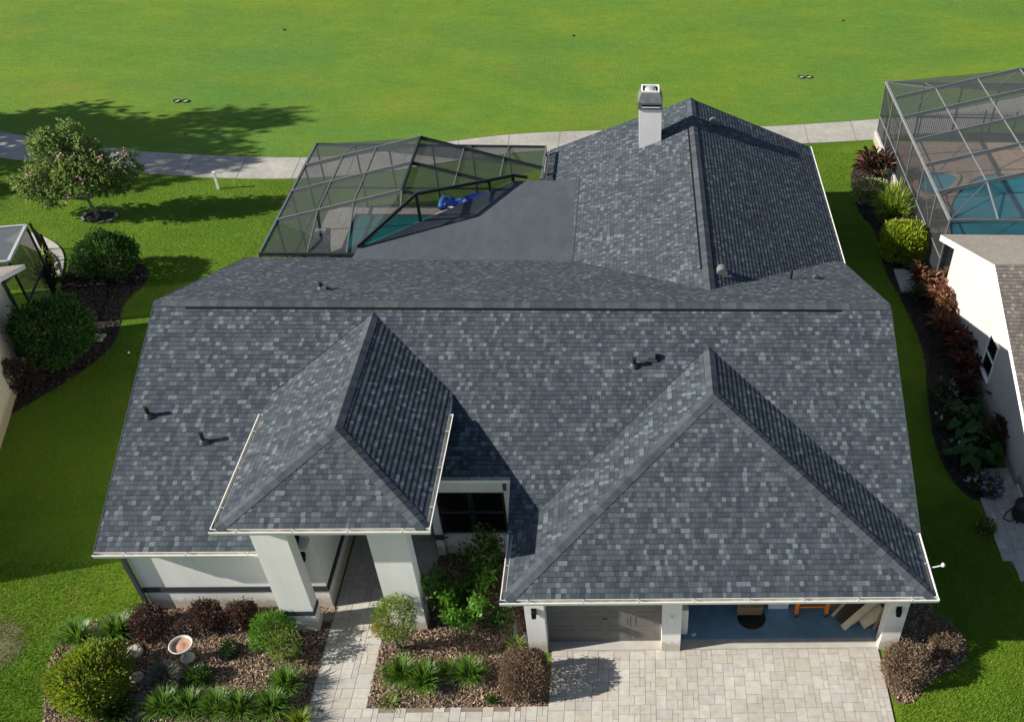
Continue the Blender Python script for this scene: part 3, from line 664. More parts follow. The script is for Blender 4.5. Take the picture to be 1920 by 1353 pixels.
for r_ in range(4):
    for c_ in range(4):
        x0 = .56+c_*.66; z0 = .10+r_*.52
        pb = MB()
        for a, bb, e, f in ((0, .56, 0, .03), (0, .56, .37, .40), (0, .03, .03, .37), (.53, .56, .03, .37)): pb.box(x0+a, x0+bb, .304, .3095, z0+e, z0+f)
        pb.box(x0+.07, x0+.49, .305, .3095, z0+.07, z0+.33)
        pb.build('door_panel', 'door', gd)
MB().beam((1.78, .29, .92), (1.90, .29, .92), .03).build('door_handle', 'silver', gd)
# chimney
ch = MB().prism([(2.74, 19.18, 3.55), (3.53, 19.18, 3.85), (3.53, 19.18, 5.18), (2.74, 19.18, 5.18)], (0, .75, 0)).build('chimney', 'stucco', HOUSE)
cc = MB()
cx0, cx1, cy0, cy1 = 2.70, 3.57, 19.14, 19.97
cc.box(cx0, cx1, cy0, cy1, 5.18, 5.42)
lo_ = [(cx0, cy0, 5.42), (cx1, cy0, 5.42), (cx1, cy1, 5.42), (cx0, cy1, 5.42)]; hi_ = [(cx0+.13, cy0+.13, 5.74), (cx1-.13, cy0+.13, 5.74), (cx1-.13, cy1-.13, 5.74), (cx0+.13, cy1-.13, 5.74)]
cc.add(lo_+hi_, [(0, 1, 5, 4), (1, 2, 6, 5), (2, 3, 7, 6), (3, 0, 4, 7)])
cap = cc.build('chimney_cap', 'capgrey', ch, fix=True)
MB().prism([(2.66, 19.165, 3.50), (3.60, 19.165, 3.865), (3.60, 19.165, 3.95), (2.66, 19.165, 3.585)], (0, .012, 0)).build('chimney_flashing', 'dgrey', ch)
rim = MB(); z0, z1 = 5.735, 5.785
for a in ((cx0+.12, cx1-.12, cy0+.12, cy0+.17), (cx0+.12, cx1-.12, cy1-.17, cy1-.12), (cx0+.12, cx0+.17, cy0+.17, cy1-.17), (cx1-.17, cx1-.12, cy0+.17, cy1-.17)): rim.box(*a, z0, z1)
rim.build('cap_rim', 'white', ch)
MB().box(cx0+.17, cx1-.17, cy0+.17, cy1-.17, 5.60, 5.62).build('flue_tray', 'black', ch)
MB().lathe([(.0, .16), (.18, .15), (.20, .12), (.20, .0), (.0, 0)], ((cx0+cx1)/2, (cy0+cy1)/2, 5.621), 20).build('flue', 'alu_light', ch, True)
MB().box(cx0+.13, cx1-.06, cy0-.004, cy0-.001, 5.30, 5.36).build('cap_slot', 'black', ch)
MB().box(cx0+.14, cx1-.10, cy0-.02, cy0-.005, 5.255, 5.275).build('cap_lip', 'white', ch)
# roof penetrations
def pipe(x, y, z, h=.3, r=.05, flash=True):
    p_ = MB().tube([(x, y, z-.05), (x, y, z+h)], r, 12).build('vent_pipe', 'blackrub', HOUSE, False)
    if flash: MB().lathe([(r+.06, -.01), (r+.035, .07), (r+.004, .10)], (x, y, z), 12).build('pipe_flashing', 'dgrey', p_, True)
pipe(-9.23, 4.24, zmain(4.24), .30); pipe(-7.80, 3.59, zmain(3.59), .33); pipe(2.54, 5.57, zmain(5.57), .26, .06)
pipe(7.2, 10.52, zback(10.52), .32, .05, False); pipe(-6.0, 8.8, zback(8.8), .22, .06)
def hood(x, y, z, nrm, ang=0.0, s=1.0):
    """low goose-neck roof vent"""
    m_ = MB(); pr = []
    for k in range(9):
        a = math.pi*k/8; pr.append((-.02*s+.14*s*math.cos(a)*1.0, 0, .02+.17*s*math.sin(a)))
    vs = []; rot = Matrix.Rotation(ang, 3, 'Z')
    m_.prism([Vector((x, y, z))+rot @ Vector((px_, -.12*s, pz_)) for px_, _, pz_ in pr], rot @ Vector((0, .24*s, 0)))
    h_ = m_.build('roof_vent', 'capgrey' if s > 1 else 'dgrey', HOUSE)
    MB().prism([Vector((x, y, z))+rot @ Vector(q) for q in ((-.2*s, -.18*s, -.03), (.22*s, -.18*s, -.03), (.22*s, .18*s, -.03), (-.2*s, .18*s, -.03))], (0, 0, .035)).build('vent_flange', 'dgrey', h_)
hood(2.99, 5.81, zmain(5.81), None, R(90), .8); hood(7.97, 10.54, zback(10.54), None, 0, .7)
hood(5.12, 10.1, wr_(5.12, 10)[2]+.02, None, R(0), 1.15); hood(5.49, 20.3, wr_(5.49, 20)[2]+.02, None, R(0), 1.05); hood(-5.9, 8.75, zback(8.75), None, R(90), .6)

# ------------------------------------------------------------ house pool: deck, water, cage
DK = .06
def strips(name, rects, z, mat, thick=.08):
    b = MB()
    for x0, x1, y0, y1 in rects: b.box(x0, x1, y0, y1, z-thick, z)
    o = b.build(name, mat); o['kind'] = 'structure'; return o
strips('pool_deck', [(-9.5, -8.4, 12.9, 21.4), (-2.5, -.25, 12.9, 21.4), (-8.4, -2.5, 20.8, 21.4), (-8.4, -2.5, 12.9, 14.4)], DK, 'joint')
for k, r_ in enumerate([(-9.5, -8.4, 12.9, 21.4), (-2.5, -.25, 12.9, 21.4), (-8.4, -2.5, 20.8, 21.4)]):
    pavers('deck_pavers', [(r_[0], r_[2]), (r_[1], r_[2]), (r_[1], r_[3]), (r_[0], r_[3])], 'paver', unit=.28, z=DK+.02, seed=20+k)
b = MB().poly([(-8.4, 14.4, .012), (-2.5, 14.4, .012), (-2.5, 20.8, .012), (-8.4, 20.8, .012)]); o = b.build('pool_water', 'water_teal'); o['kind'] = 'structure'
CAGE = empty('pool_cage', (0, 0, 0), 'dark screened pool cage with gabled mesh roof behind the dark roofed house', 'pool enclosure')
xl, xr, yf, yn, ze, zr, xc, y1, y3 = -9.45, -.80, 21.28, 13.55, 2.72, 3.87, -5.1, 19.53, 15.62
y2 = 17.6; kk = (zr-ze)/(xc-xl); zc = lambda x: ze+(x-xl)*kk if x <= xc else zr-(x-xc)*(zr-ze)/(4.35)
frames = MB()
def fb(p, q, w=.05, h=.10, mat='bronze', name='frame_beam', up=(0, 0, 1)): MB().beam(p, q, w, h, up).build(name, mat, CAGE)
# eaves, ridge, rafters
fb((xl, yn, ze), (xl, yf, ze), .07, .09, 'silver'); fb((xl, yf, ze), (xr, yf, ze), .07, .09); fb((xl, yn, ze), (-6.4, yn, ze), .07, .09)
fb((xr, 18.7, ze), (xr, yf, ze), .07, .09, 'silver'); fb((xc, y3, zr), (xc, y1, zr), .06, .12)
for yy in (y1, y2, y3):
    fb((xl, yy, ze), (xc, yy, zr), .05, .13, 'silver')
    xe = {y1: xr, y2: -2.5, y3: -4.62}[yy]
    fb((xc, yy, zr), (xe, yy, zc(xe)), .05, .13, 'bronze')
# purlins down the left and right slopes, down to far and near eaves
for x in (-8.0, -6.75):
    fb((x, y3, zc(x)), (x, y1, zc(x)), .04, .06, 'silver'); fb((x, y1, zc(x)), (x-.0, yf, ze), .04, .06, 'silver')
    if x < -6.5: fb((x, y3, zc(x)), (x+.05, yn, ze), .04, .06, 'silver')
for x, ya in ((-3.6, 16.6), (-2.2, 18.0)):
    fb((x, ya, zc(x)), (x, y1, zc(x)), .04, .06, 'silver'); fb((x, y1, zc(x)), (x, yf, ze), .04, .06, 'silver')
fb((xc, y3, zr), (xc, 14.95, 3.5), .04, .06, 'silver')
# posts and chair rails of the far and left walls
for x in (xl, -8.0, -6.75, xc, -3.6, -2.2, xr): fb((x, yf, DK), (x, yf, ze-.05), .05, .06, 'bronze', 'frame_post', (0, 1, 0))
for y_ in (yn, y3, y2, y1): fb((xl, y_, DK), (xl, y_, ze-.05), .05, .06, 'bronze', 'frame_post', (0, 1, 0))
fb((xl, yf, .95), (xr, yf, .95), .05, .05, 'bronze', 'chair_rail'); fb((xl, yn, .95), (xl, yf, .95), .05, .05, 'bronze', 'chair_rail')
# mesh panels
def mesh(*pts, mat='screen', parent=None): MB().poly(pts).build('screen_panel', mat, parent or CAGE)
mesh((xl, y3, ze), (xl, y1, ze), (xc, y1, zr), (xc, y3, zr)); mesh((xc, y3, zr), (xc, y1, zr), (xr, y1, zc(xr)), (-1.75, 18.45, zc(-1.75)), (-4.62, y3, zc(-4.62)))
mesh((xl, y1, ze), (xl, yf, ze), (xr, yf, ze), (xr, y1, zc(xr)), (xc, y1, zr))
mesh((xl, yn, ze), (xl, y3, ze), (xc, y3, zr), (-4.62, y3, zc(-4.62)), (-6.4, yn, ze))
mesh((xl, yf, DK), (xr, yf, DK), (xr, yf, ze), (xl, yf, ze)); mesh((xl, yn, DK), (xl, yf, DK), (xl, yf, ze), (xl, yn, ze))
# riser wall standing on the lanai roof edge
E = [(-6.36, 13.72, 2.90), (-4.62, 15.50, 3.83), (-2.52, 17.65, 3.22), (-1.76, 18.42, 3.02), (-1.27, 18.5, 2.90)]
for a, c in zip(E[:-1], E[1:]): fb(a, c, .06, .10)
for x, y, z in ((-4.62, 15.50, 3.83), (-2.52, 17.65, 3.22), (-1.76, 18.40, 3.02)): fb((x, y, 2.80), (x, y, z), .12, .08, 'bronze', 'frame_post', (1, 0, 0))
mesh((-6.36, 13.72, 2.87), *E[1:4], (-1.76, 18.42, 2.85), mat='screen')
# things on the deck
def lounger(x, y, rz, label, pillow):
    t_ = empty('sun_lounger', (x, y, DK+.02), label, 'sun lounger', 'loungers on the pool deck', rz)
    MB().box(-.32, .32, -.9, .45, .28, .36).build('seat', 'dgrey', t_)
    MB().prism([(-.32, .45, .28), (-.32, 1.0, .72), (-.32, .96, .79), (-.32, .42, .36)], (.64, 0, 0)).build('backrest', 'dgrey', t_)
    for sx in (-.28, .28):
        for sy in (-.8, .4): MB().box(sx-.025, sx+.025, sy-.025, sy+.025, 0, .28).build('leg', 'black', t_)
    if pillow: MB().box(-.2, .2, .72, .9, .70, .80).build('pillow', 'alu_light', t_)
lounger(-8.95, 17.4, .05, 'dark grey sun lounger with a pale pillow by the teal pool edge', True)
lounger(-9.1, 15.6, .1, 'dark grey sun lounger without pillow at the near end of the pool cage', False)
fl = empty('pool_float', (-4.55, 21.0, DK+.02), 'bright sky blue inflatable pool float lying on the deck behind the lanai', 'pool float')
pts = [(.45*math.cos(a), .34*math.sin(a)+.05*math.sin(3*a), .24+.16*math.sin(a*.5)+.05*math.sin(3.3*a)) for a in np.linspace(.2, math.pi*1.15, 14)]
MB().tube(pts, [.12+.05*(k % 2)+.02*math.sin(k*2.1) for k in range(14)], 10).build('ring', 'ltblue', fl, True)
MB().tube([(-.45, -.1, .25), (-.2, -.15, .42), (.1, -.05, .34), (.35, -.12, .36), (.5, -.1, .25)], [.10, .19, .15, .20, .08], 12).build('seat', 'blue', fl, True)
MB().beam((-.15, -.3, .42), (.1, -.42, .40), .12, .02).build('strap', 'white', fl)
cv = empty('folded_cover', (-3.2, 21.0, DK+.02), 'long dark blue folded vinyl cover lying beside the sky blue float', 'pool cover')
MB().tube([(-1.1, -.1, .35), (-.7, .0, .5), (0, .1, .58), (.6, .15, .55), (1.1, .1, .3)], [.16, .27, .22, .28, .10], 14).build('roll', 'blue', cv, True)
MB().box(-.9, .9, -.3, .3, 0, .2).build('pad', 'blue', cv)

# ------------------------------------------------------------ neighbour on the left
NL = empty('neighbour_house', (-17.1, 12.3, 0), 'cream walled neighbouring house at the left picture edge', 'house', None, R(14))
yr_ = -4.75
b = MB(); b.prism([(-.2, 0, 0), (-.2, -9.7, 0), (-.2, -9.7, 2.75), (-.2, yr_, 4.45), (-.2, 0, 2.62)], (.2, 0, 0)); b.box(-12, -.2, -.2, 0, 0, 2.6); b.box(-12, -.2, -9.7, -9.5, 0, 2.6); b.box(-12, -11.8, -9.5, -.2, 0, 2.6)
b.build('wall', 'stucco_cream', NL)
zf = lambda y: 4.7-.4*abs(y-yr_)
b = MB(); 
b.prism([(-12.5, .75, zf(.75)-.14), (-12.5, yr_, 4.7-.16), (-12.5, -10.2, zf(-10.2)-.14), (-12.5, -10.2, zf(-10.2)-.01), (-12.5, yr_, 4.69), (-12.5, .75, zf(.75)-.01)], (13.08, 0, 0)); b.build('fascia', 'white', NL)
st = new(); X0, X1 = -12.5, .6
roof_face(st, [[(X1, .78, zf(.78)), (X0, .78, zf(.78)), (X0, yr_, 4.7), (X1, yr_, 4.7)]], (X1, .78, zf(.78)), (-1, 0, 0), (0, -1, .4))
roof_face(st, [[(X0, -10.23, zf(-10.23)), (X1, -10.23, zf(-10.23)), (X1, yr_, 4.7), (X0, yr_, 4.7)]], (X0, -10.23, zf(-10.23)), (1, 0, 0), (0, 1, .4))
roof_build(st, 'roof', 'shingle_tan', NL)
MB().beam((.06, .04, 2.35), (.10, .02, .25), .09, .07).beam((.10, .02, .25), (.28, .1, .06), .09, .07).beam((.4, .5, 2.45), (.06, .04, 2.35), .09, .07).build('downspout', 'dgrey', NL)
MB().tube([(.04, -1.3, 2.6), (.04, -1.3, .9)], .02, 8).build('conduit', 'lead', NL); MB().tube([(.04, -1.7, 2.6), (.04, -1.7, .9)], .02, 8).build('conduit', 'lead', NL)
MB().box(.005, .12, -1.75, -1.2, .55, .95).build('meter_box', 'lead', NL)
LC = empty('pool_cage', (-17.1, 12.3, 0), 'small flat roofed screen porch with pale frame behind the cream house', 'pool enclosure', None, R(11))
def fl2(p, q, w=.06, h=.08, mat='alu_light', nm='frame_beam', up=(0, 0, 1)): MB().beam(p, q, w, h, up).build(nm, mat, LC)
A_, B_ = (0.02, 1.05, 2.5), (.02, 3.3, 2.5)
fl2(A_, B_, .09, .09); fl2(B_, (-7, 3.3, 2.5), .08, .09); fl2(A_, (-7, 1.05, 2.5), .08, .09)
for p in (A_, B_): fl2((p[0], p[1], 0), (p[0], p[1], 2.45), .06, .06, 'bronze', 'frame_post', (0, 1, 0))
fl2((.02, 1.05, 1.0), (.02, 3.3, 1.0), .05, .05, 'bronze')
mesh(A_, B_, (-7, 3.3, 2.5), (-7, 1.05, 2.5), mat='screen_left', parent=LC); mesh((.02, 1.05, .1), (.02, 3.3, .1), B_, A_, mat='screen', parent=LC); mesh((.02, 3.3, .1), (-7, 3.3, .1), (-7, 3.3, 2.5), B_, mat='screen', parent=LC)
b = MB(); PA = resample([(-20.6, 19.4), (-19.6, 19.0), (-18.75, 18.35), (-18.2, 17.5), (-17.85, 16.3)], 24); PW = resample([(-20.9, 18.7), (-19.9, 18.35), (-19.2, 17.8), (-18.7, 17.1), (-17.95, 16.2)], 24)
V = []; F = []
for i in range(24): V += [(*PA[i], .05), (*PW[i], .05), (*PA[i], -.02), (*PW[i], -.02)]
for i in range(23): k = 4*i; F += [(k, k+4, k+5, k+1), (k, k+2, k+6, k+4), (k+1, k+5, k+7, k+3)]
o = fastmesh('concrete_walk', V, F, 'concrete'); o['kind'] = 'structure'
def picket_fence(pts, h, label, sp=.11, top_rail=True):
    t_ = empty('picket_fence', (pts[0][0], pts[0][1], 0), label, 'fence'); ox, oy = pts[0]
    P = np.array(pts, float)-np.array([ox, oy]); s = np.r_[0, np.cumsum(np.hypot(*np.diff(P, axis=0).T))]
    pk = MB(); rails = {.15: MB(), h-.14: MB()}
    for d in np.arange(0, s[-1], sp):
        x, y = np.interp(d, s, P[:, 0]), np.interp(d, s, P[:, 1]); pk.box(x-.010, x+.010, y-.010, y+.010, .06, h)
    for a, c in zip(P[:-1], P[1:]):
        for z in (.15, h-.14): rails[z].beam((*a, z), (*c, z), .03, .035)
    pk.build('picket_panel', 'black', t_); [r_.build('rail', 'black', t_) for r_ in rails.values()]
    for a in P: MB().box(a[0]-.03, a[0]+.03, a[1]-.03, a[1]+.03, 0, h+.08).build('fence_post', 'black', t_)
picket_fence([(-19.25, 18.05), (-18.55, 17.3), (-17.95, 16.2), (-17.45, 14.9)], 1.05, 'short black picket fence beside the cream house and its curved concrete walk')

# ------------------------------------------------------------ neighbour on the right
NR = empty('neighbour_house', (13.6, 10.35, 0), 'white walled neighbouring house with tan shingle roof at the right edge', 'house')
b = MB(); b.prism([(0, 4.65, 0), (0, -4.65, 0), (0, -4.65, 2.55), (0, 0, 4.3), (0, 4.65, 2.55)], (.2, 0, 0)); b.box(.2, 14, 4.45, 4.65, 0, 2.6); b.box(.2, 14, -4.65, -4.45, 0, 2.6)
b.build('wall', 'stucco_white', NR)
zq = lambda y: 4.5-.3925*abs(y)
st = new(); X0, X1 = -.45, 14
roof_face(st, [[(X0, -5.15, zq(-5.15)), (X1, -5.15, zq(-5.15)), (X1, 0, 4.5), (X0, 0, 4.5)]], (X0, -5.15, zq(-5.15)), (1, 0, 0), (0, 1, .3925))
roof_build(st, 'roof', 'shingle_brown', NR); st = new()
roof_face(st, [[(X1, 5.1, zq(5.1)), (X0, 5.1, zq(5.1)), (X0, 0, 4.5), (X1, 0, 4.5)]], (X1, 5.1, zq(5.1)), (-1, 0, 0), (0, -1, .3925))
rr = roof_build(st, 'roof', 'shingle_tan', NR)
b = MB(); b.prism([(X0+.01, -5.13, zq(-5.13)-.22), (X0+.01, 0, 4.28), (X0+.01, 5.08, zq(5.08)-.22), (X0+.01, 5.08, zq(5.08)-.006), (X0+.01, 0, 4.494), (X0+.01, -5.13, zq(-5.13)-.006)], (.03, 0, 0))
b.box(X0+.04, X1, 5.06, 5.08, 2.3, 2.49); b.box(X0+.04, X1, -5.13, -5.11, 2.3, 2.47); b.build('fascia', 'white', NR)
b = MB(); b.prism([(X0+.04, -5.1, zq(-5.1)-.20), (X0+.04, 0, 4.31), (X0+.04, 5.05, zq(5.05)-.20), (X0+.04, 5.05, zq(5.05)-.18), (X0+.04, 0, 4.33), (X0+.04, -5.1, zq(-5.1)-.18)], (.4, 0, 0)); b.build('soffit', 'white', NR)
wn_ = MB().box(-.02, -.004, -1.0, -.25, 1.0, 2.2).build('window', 'glass', NR)
fr = MB()
for a in ((-1.06, -1.0, .94, 2.26), (-.25, -.19, .94, 2.26), (-1.0, -.25, .94, 1.0), (-1.0, -.25, 2.2, 2.26), (-1.0, -.25, 1.57, 1.63)): fr.box(-.05, -.001, a[0], a[1], a[2], a[3])
fr.build('window_frame', 'white', wn_); MB().box(-.10, -.051, -1.1, -.15, .90, .94).build('window_sill', 'white', wn_)
wf_ = empty('vinyl_fence', (13.72, 5.3, 0), 'white vinyl fence panel below the white house by the side path', 'fence')
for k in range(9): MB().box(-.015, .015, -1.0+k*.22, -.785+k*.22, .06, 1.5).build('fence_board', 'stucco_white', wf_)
MB().box(-.05, .05, -1.0, .98, 1.501, 1.58).build('top_rail', 'white', wf_); MB().box(-.05, .05, -1.0, .98, .0, .058).build('bottom_rail', 'white', wf_)
hr = empty('hose_reel', (13.45, 4.45, 0), 'black garden hose on a reel beside the white vinyl fence', 'hose reel')
MB().lathe([(.0, .0), (.26, .0), (.30, .1), (.28, .4), (.3, .5), (0, .52)], (0, 0, 0), 20).build('drum', 'blackrub', hr, True)
MB().tube([(-.25, .1, .3), (-.45, .05, .12), (-.55, -.1, .05), (-.42, -.22, .05), (-.25, -.15, .07), (-.2, -.3, .05)], .02, 8).build('hose', 'blackrub', hr, True)
o = MB().box(12.28, 13.58, 15.57, 17.06, -.05, .09).build('flagstone_slab', 'concrete'); tag(o, 'square pale concrete slab on the grass below the yellow green bush', 'slab')
# right pool cage
RC = empty('pool_cage', (13.6, 16.1, 0), 'large screened pool cage with pale frame behind the white house at right', 'pool enclosure')
L_ = 11.8; RXC = 5.1; zE = 2.7; kz = .26; RW = 10.2
zt = lambda x: zE+kz*min(x, RW-x)
def fr_(p, q, w=.05, h=.10, mat='silver', nm='frame_beam', up=(0, 0, 1)): MB().beam(p, q, w, h, up).build(nm, mat, RC)
fr_((0, 0, zE), (0, L_, zE), .09, .09, 'alu_mid'); fr_((0, L_, zE), (RW, L_, zE), .06, .08); fr_((0, 0, zE), (RW, 0, zE), .06, .08)
ry = [1.95, 4.05, 6.1, 8.2, 10.1]
for y_ in ry: fr_((0, y_, zE), (RXC, y_, zt(RXC)), .05, .15, 'silver'); fr_((RXC, y_, zt(RXC)), (RW, y_, zE), .05, .15, 'silver')
for x in (1.72, 3.42, 5.1):
    fr_((x, ry[0], zt(x)), (x, ry[-1], zt(x)), .04, .05, 'alu_mid'); fr_((x, ry[-1], zt(x)), (x, L_, zE), .04, .05, 'alu_mid'); fr_((x, ry[0], zt(x)), (x, 0, zE), .04, .05, 'alu_mid')
fr_((1.72, ry[-1], zt(1.72)), (0, L_, zE), .03, .03); fr_((1.72, ry[-1], zt(1.72)), (0, ry[-2], zE), .03, .03); fr_((1.72, ry[0], zt(1.72)), (0, 0, zE), .03, .03)
for y_ in [0, *ry, L_]: fr_((0, y_, .0), (0, y_, zE-.04), .05, .07, 'silver', 'frame_post', (0, 1, 0))
for x in (1.72, 3.42, 5.1, 6.8): fr_((x, L_, 0), (x, L_, zE-.04), .05, .07, 'bronze', 'frame_post', (0, 1, 0))
fr_((0, 0, 1.15), (0, L_, 1.15), .04, .04, 'alu_mid', 'chair_rail'); fr_((0, L_, 1.15), (RW, L_, 1.15), .05, .05, 'bronze', 'chair_rail')
for a, c in ((ry[-2], L_), (ry[0], ry[1])): fr_((0, a, 1.15), (0, c, zE-.05), .02, .02, 'silver', 'frame_brace')
MB().box(-.12, -.03, 5.4, L_, 0, .50).build('knee_wall', 'stucco_white', RC)
mesh((0, ry[0], zE), (0, ry[-1], zE), (RXC, ry[-1], zt(RXC)), (RXC, ry[0], zt(RXC)), parent=RC); mesh((RXC, ry[0], zt(RXC)), (RXC, ry[-1], zt(RXC)), (RW, ry[-1], zE), (RW, ry[0], zE), parent=RC)
mesh((0, ry[-1], zE), (0, L_, zE), (RW, L_, zE), (RW, ry[-1], zE), (RXC, ry[-1], zt(RXC)), parent=RC); mesh((0, 0, zE), (0, ry[0], zE), (RXC, ry[0], zt(RXC)), (RW, ry[0], zE), (RW, 0, zE), parent=RC)
mesh((0, 0, .1), (0, L_, .1), (0, L_, zE), (0, 0, zE), parent=RC, mat='screen_wall'); mesh((0, L_, .1), (RW, L_, .1), (RW, L_, zE), (0, L_, zE), parent=RC); mesh((0, 0, .1), (RW, 0, .1), (RW, 0, zE), (0, 0, zE), parent=RC)
RPOOL = smooth_poly([(15.5, 21.7), (16.15, 23.0), (17.4, 24.5), (18.6, 24.7), (22, 24.6), (22, 16.6), (15.2, 16.6), (14.9, 19)], 2)
RSPA = smooth_poly([(14.6, 23.6), (14.9, 24.7), (16.4, 24.7), (16.5, 24.2), (15.3, 22.7), (14.7, 22.9)], 2)
pavers('right_pool_deck', [(13.66, 15.2), (23.6, 15.2), (23.6, 27.8), (13.66, 27.8)], 'paver_pink', unit=.15, z=.04, seed=31)
for nm, pl in (('right_pool_water', RPOOL), ('spa_water', RSPA)):
    sheet(nm, pl, .052, 'water_blue')
    cb = MB(); n = len(pl); c = np.mean(pl, 0)
    for i in range(n):
        a, d = np.array(pl[i]), np.array(pl[(i+1) % n]); ao = a+(a-c)/np.linalg.norm(a-c)*.22; do = d+(d-c)/np.linalg.norm(d-c)*.22
        cb.add([(*a, .05), (*d, .05), (*do, .10), (*ao, .10), (*a, .10), (*d, .10), (*do, .04), (*ao, .04)], [(4, 5, 2, 3), (0, 1, 5, 4), (3, 2, 6, 7)])
    o = cb.build('pool_coping', 'paver_pink'); o['kind'] = 'structure'
picket_fence([(14.0, 28.15), (15.6, 28.3), (17.2, 28.5), (18.6, 28.55), (20.0, 28.4), (21.4, 28.0)], 1.15, 'long black picket fence behind the right pool cage along the cart path', .10)

# ------------------------------------------------------------ plants
def unit(v): return v/np.maximum(np.linalg.norm(v, axis=-1, keepdims=True), 1e-9)
def leaves(name, C, D, L, W, mat, parent, fold=.25, droop=0.0):
    n = len(C); D = unit(D); r_ = unit(rng.normal(size=(n, 3))); sd_ = unit(np.cross(D, r_)); nm = np.cross(sd_, D)
    L = np.broadcast_to(L, (n,))[:, None]*rng.uniform(.7, 1.3, (n, 1)); W = np.broadcast_to(W, (n,))[:, None]*rng.uniform(.75, 1.25, (n, 1))
    mid = C+D*L*.5; lift = nm*W*fold
    V = np.stack([C, mid-sd_*W*.5+lift, C+D*L-np.array([0, 0, 1])*L*droop, mid+sd_*W*.5+lift], 1).reshape(-1, 3)
    k = np.arange(n)*4; F = np.concatenate([np.stack([k, k+1, k+2], 1), np.stack([k, k+2, k+3], 1)])
    return fastmesh(name, V, F, mat, parent)
def shell(n, rad, c, inner=.55, box=0.0, zmin=-.9):
    """points through an ellipsoid (or rounded box) mostly near its surface, with outward directions"""
    d = unit(rng.normal(size=(int(n*1.6), 3))); d = d[d[:, 2] > zmin][:n]
    q = d
    if box: q = d/(np.abs(d)**(2+6*box)).sum(1, keepdims=True)**(1/(2+6*box))
    t = inner+(1-inner)*rng.random((len(q), 1))**.45
    return q*t*np.array(rad)+np.array(c), d
def lumpy(p, c, amp, f=2.4, ph=0.0):
    d = p-np.array(c); k = 1+amp*(np.sin(d[:, 0]*f*2.1+ph)*np.sin(d[:, 1]*f*1.7+ph*2+1)+.6*np.sin(d[:, 2]*f*2.6+ph*3+.5))
    return np.array(c)+d*k[:, None]
def stems(parent, n, h, spread, r=.012, mat='stemdark', base=.06):
    b = MB()
    for i in range(n):
        a = 2*math.pi*i/n+random.random(); s_ = spread*random.uniform(.4, 1)
        b.tube([(base*math.cos(a), base*math.sin(a), 0), (s_*.4*math.cos(a), s_*.4*math.sin(a), h*.45), (s_*math.cos(a+.2), s_*math.sin(a+.2), h)], [r*1.3, r, r*.5], 6)
    return b.build('stem', mat, parent)
def bush(name, loc, rad, n, L, W, mat, label, cat='bush', group=None, box=0.0, amp=.06, zc=None, inner=.5, stem=(7, None, None), stemmat='stemdark', up=.35):
    t_ = empty(name, loc, label, cat, group, random.uniform(0, 6.28) if not box else 0); zc = rad[2]*.95 if zc is None else zc
    p, d = shell(n, rad, (0, 0, zc), inner, box); p = lumpy(p, (0, 0, zc), amp, 2.2/max(rad), random.random()*6); p = lumpy(p, (0, 0, zc), amp*.7, 5.0/max(rad), random.random()*6); p[:, 2] = np.maximum(p[:, 2], .02)
    sp = rng.random(len(p)) < .10*(0 if box > .4 else 1)+.03; p[sp] += d[sp]*rng.uniform(.02, .22, (sp.sum(), 1))*min(rad)+np.array([0, 0, .03]); D = d*.8+rng.normal(size=d.shape)*.55+np.array([0, 0, up]); leaves('foliage', p, D, L, W, mat, t_)
    stems(t_, stem[0], stem[1] or zc, stem[2] or max(rad[0], rad[1])*.6, .015, stemmat); return t_
LM = {}
MAT['lf_purple'] = leafmat('purple_leaves', [(.040, .022, .020), (.075, .035, .030), (.10, .055, .042), (.055, .04, .026), (.13, .085, .06)], .5, .25)
MAT['lf_brown'] = leafmat('bronze_leaves', [(.15, .10, .072), (.22, .15, .105), (.12, .08, .056), (.27, .20, .14), (.17, .15, .085)], .55, .25)
MAT['lf_green'] = leafmat('mid_green_leaves', [(.03, .085, .012), (.05, .12, .018), (.075, .16, .025), (.04, .10, .015)], .42, .3, .4)
MAT['lf_dark'] = leafmat('dark_green_leaves', [(.016, .045, .010), (.025, .065, .013), (.035, .085, .018)], .35, .2, .5)
MAT['lf_bright'] = leafmat('bright_green_leaves', [(.06, .17, .015), (.09, .23, .022), (.12, .27, .03), (.05, .14, .012)], .42, .35, .4)
MAT['lf_lime'] = leafmat('lime_leaves', [(.16, .24, .018), (.24, .31, .025), (.12, .21, .015), (.30, .34, .04)], .45, .35, .4)
MAT['lf_yellow'] = leafmat('yellow_green_leaves', [(.30, .34, .02), (.40, .40, .03), (.20, .28, .02), (.10, .19, .018)], .45, .3, .4)
MAT['lf_olive'] = leafmat('olive_leaves', [(.12, .20, .025), (.17, .25, .03), (.09, .16, .022), (.21, .28, .045), (.14, .21, .06)], .5, .3)
MAT['lf_coontie'] = leafmat('olive_green_leaves', [(.15, .22, .025), (.20, .28, .03), (.11, .18, .02), (.26, .32, .04), (.08, .14, .018)], .5, .4)
MAT['lf_orange'] = leafmat('orange_leaves', [(.42, .14, .015), (.50, .22, .02), (.34, .10, .015)], .5, .3)
MAT['lf_red'] = leafmat('red_strap_leaves', [(.10, .030, .026), (.15, .05, .036), (.22, .095, .055), (.06, .05, .022), (.26, .14, .075), (.07, .10, .03)], .4, .25, .45)
MAT['lf_maroon'] = leafmat('maroon_strap_leaves', [(.05, .020, .020), (.08, .03, .026), (.12, .045, .035), (.04, .05, .02)], .4, .25, .45)
MAT['lf_lirio'] = leafmat('liriope_blades', [(.05, .14, .015), (.085, .20, .022), (.13, .25, .04), (.045, .115, .015), (.21, .27, .06)], .42, .3, .4)
MAT['lf_grey'] = leafmat('grey_green_blades', [(.09, .10, .075), (.06, .07, .05), (.13, .13, .10)], .55, .2)
MAT['petal_pink'] = leafmat('pink_petals', [(.55, .22, .30), (.65, .36, .42), (.7, .5, .52)], .6, .3)
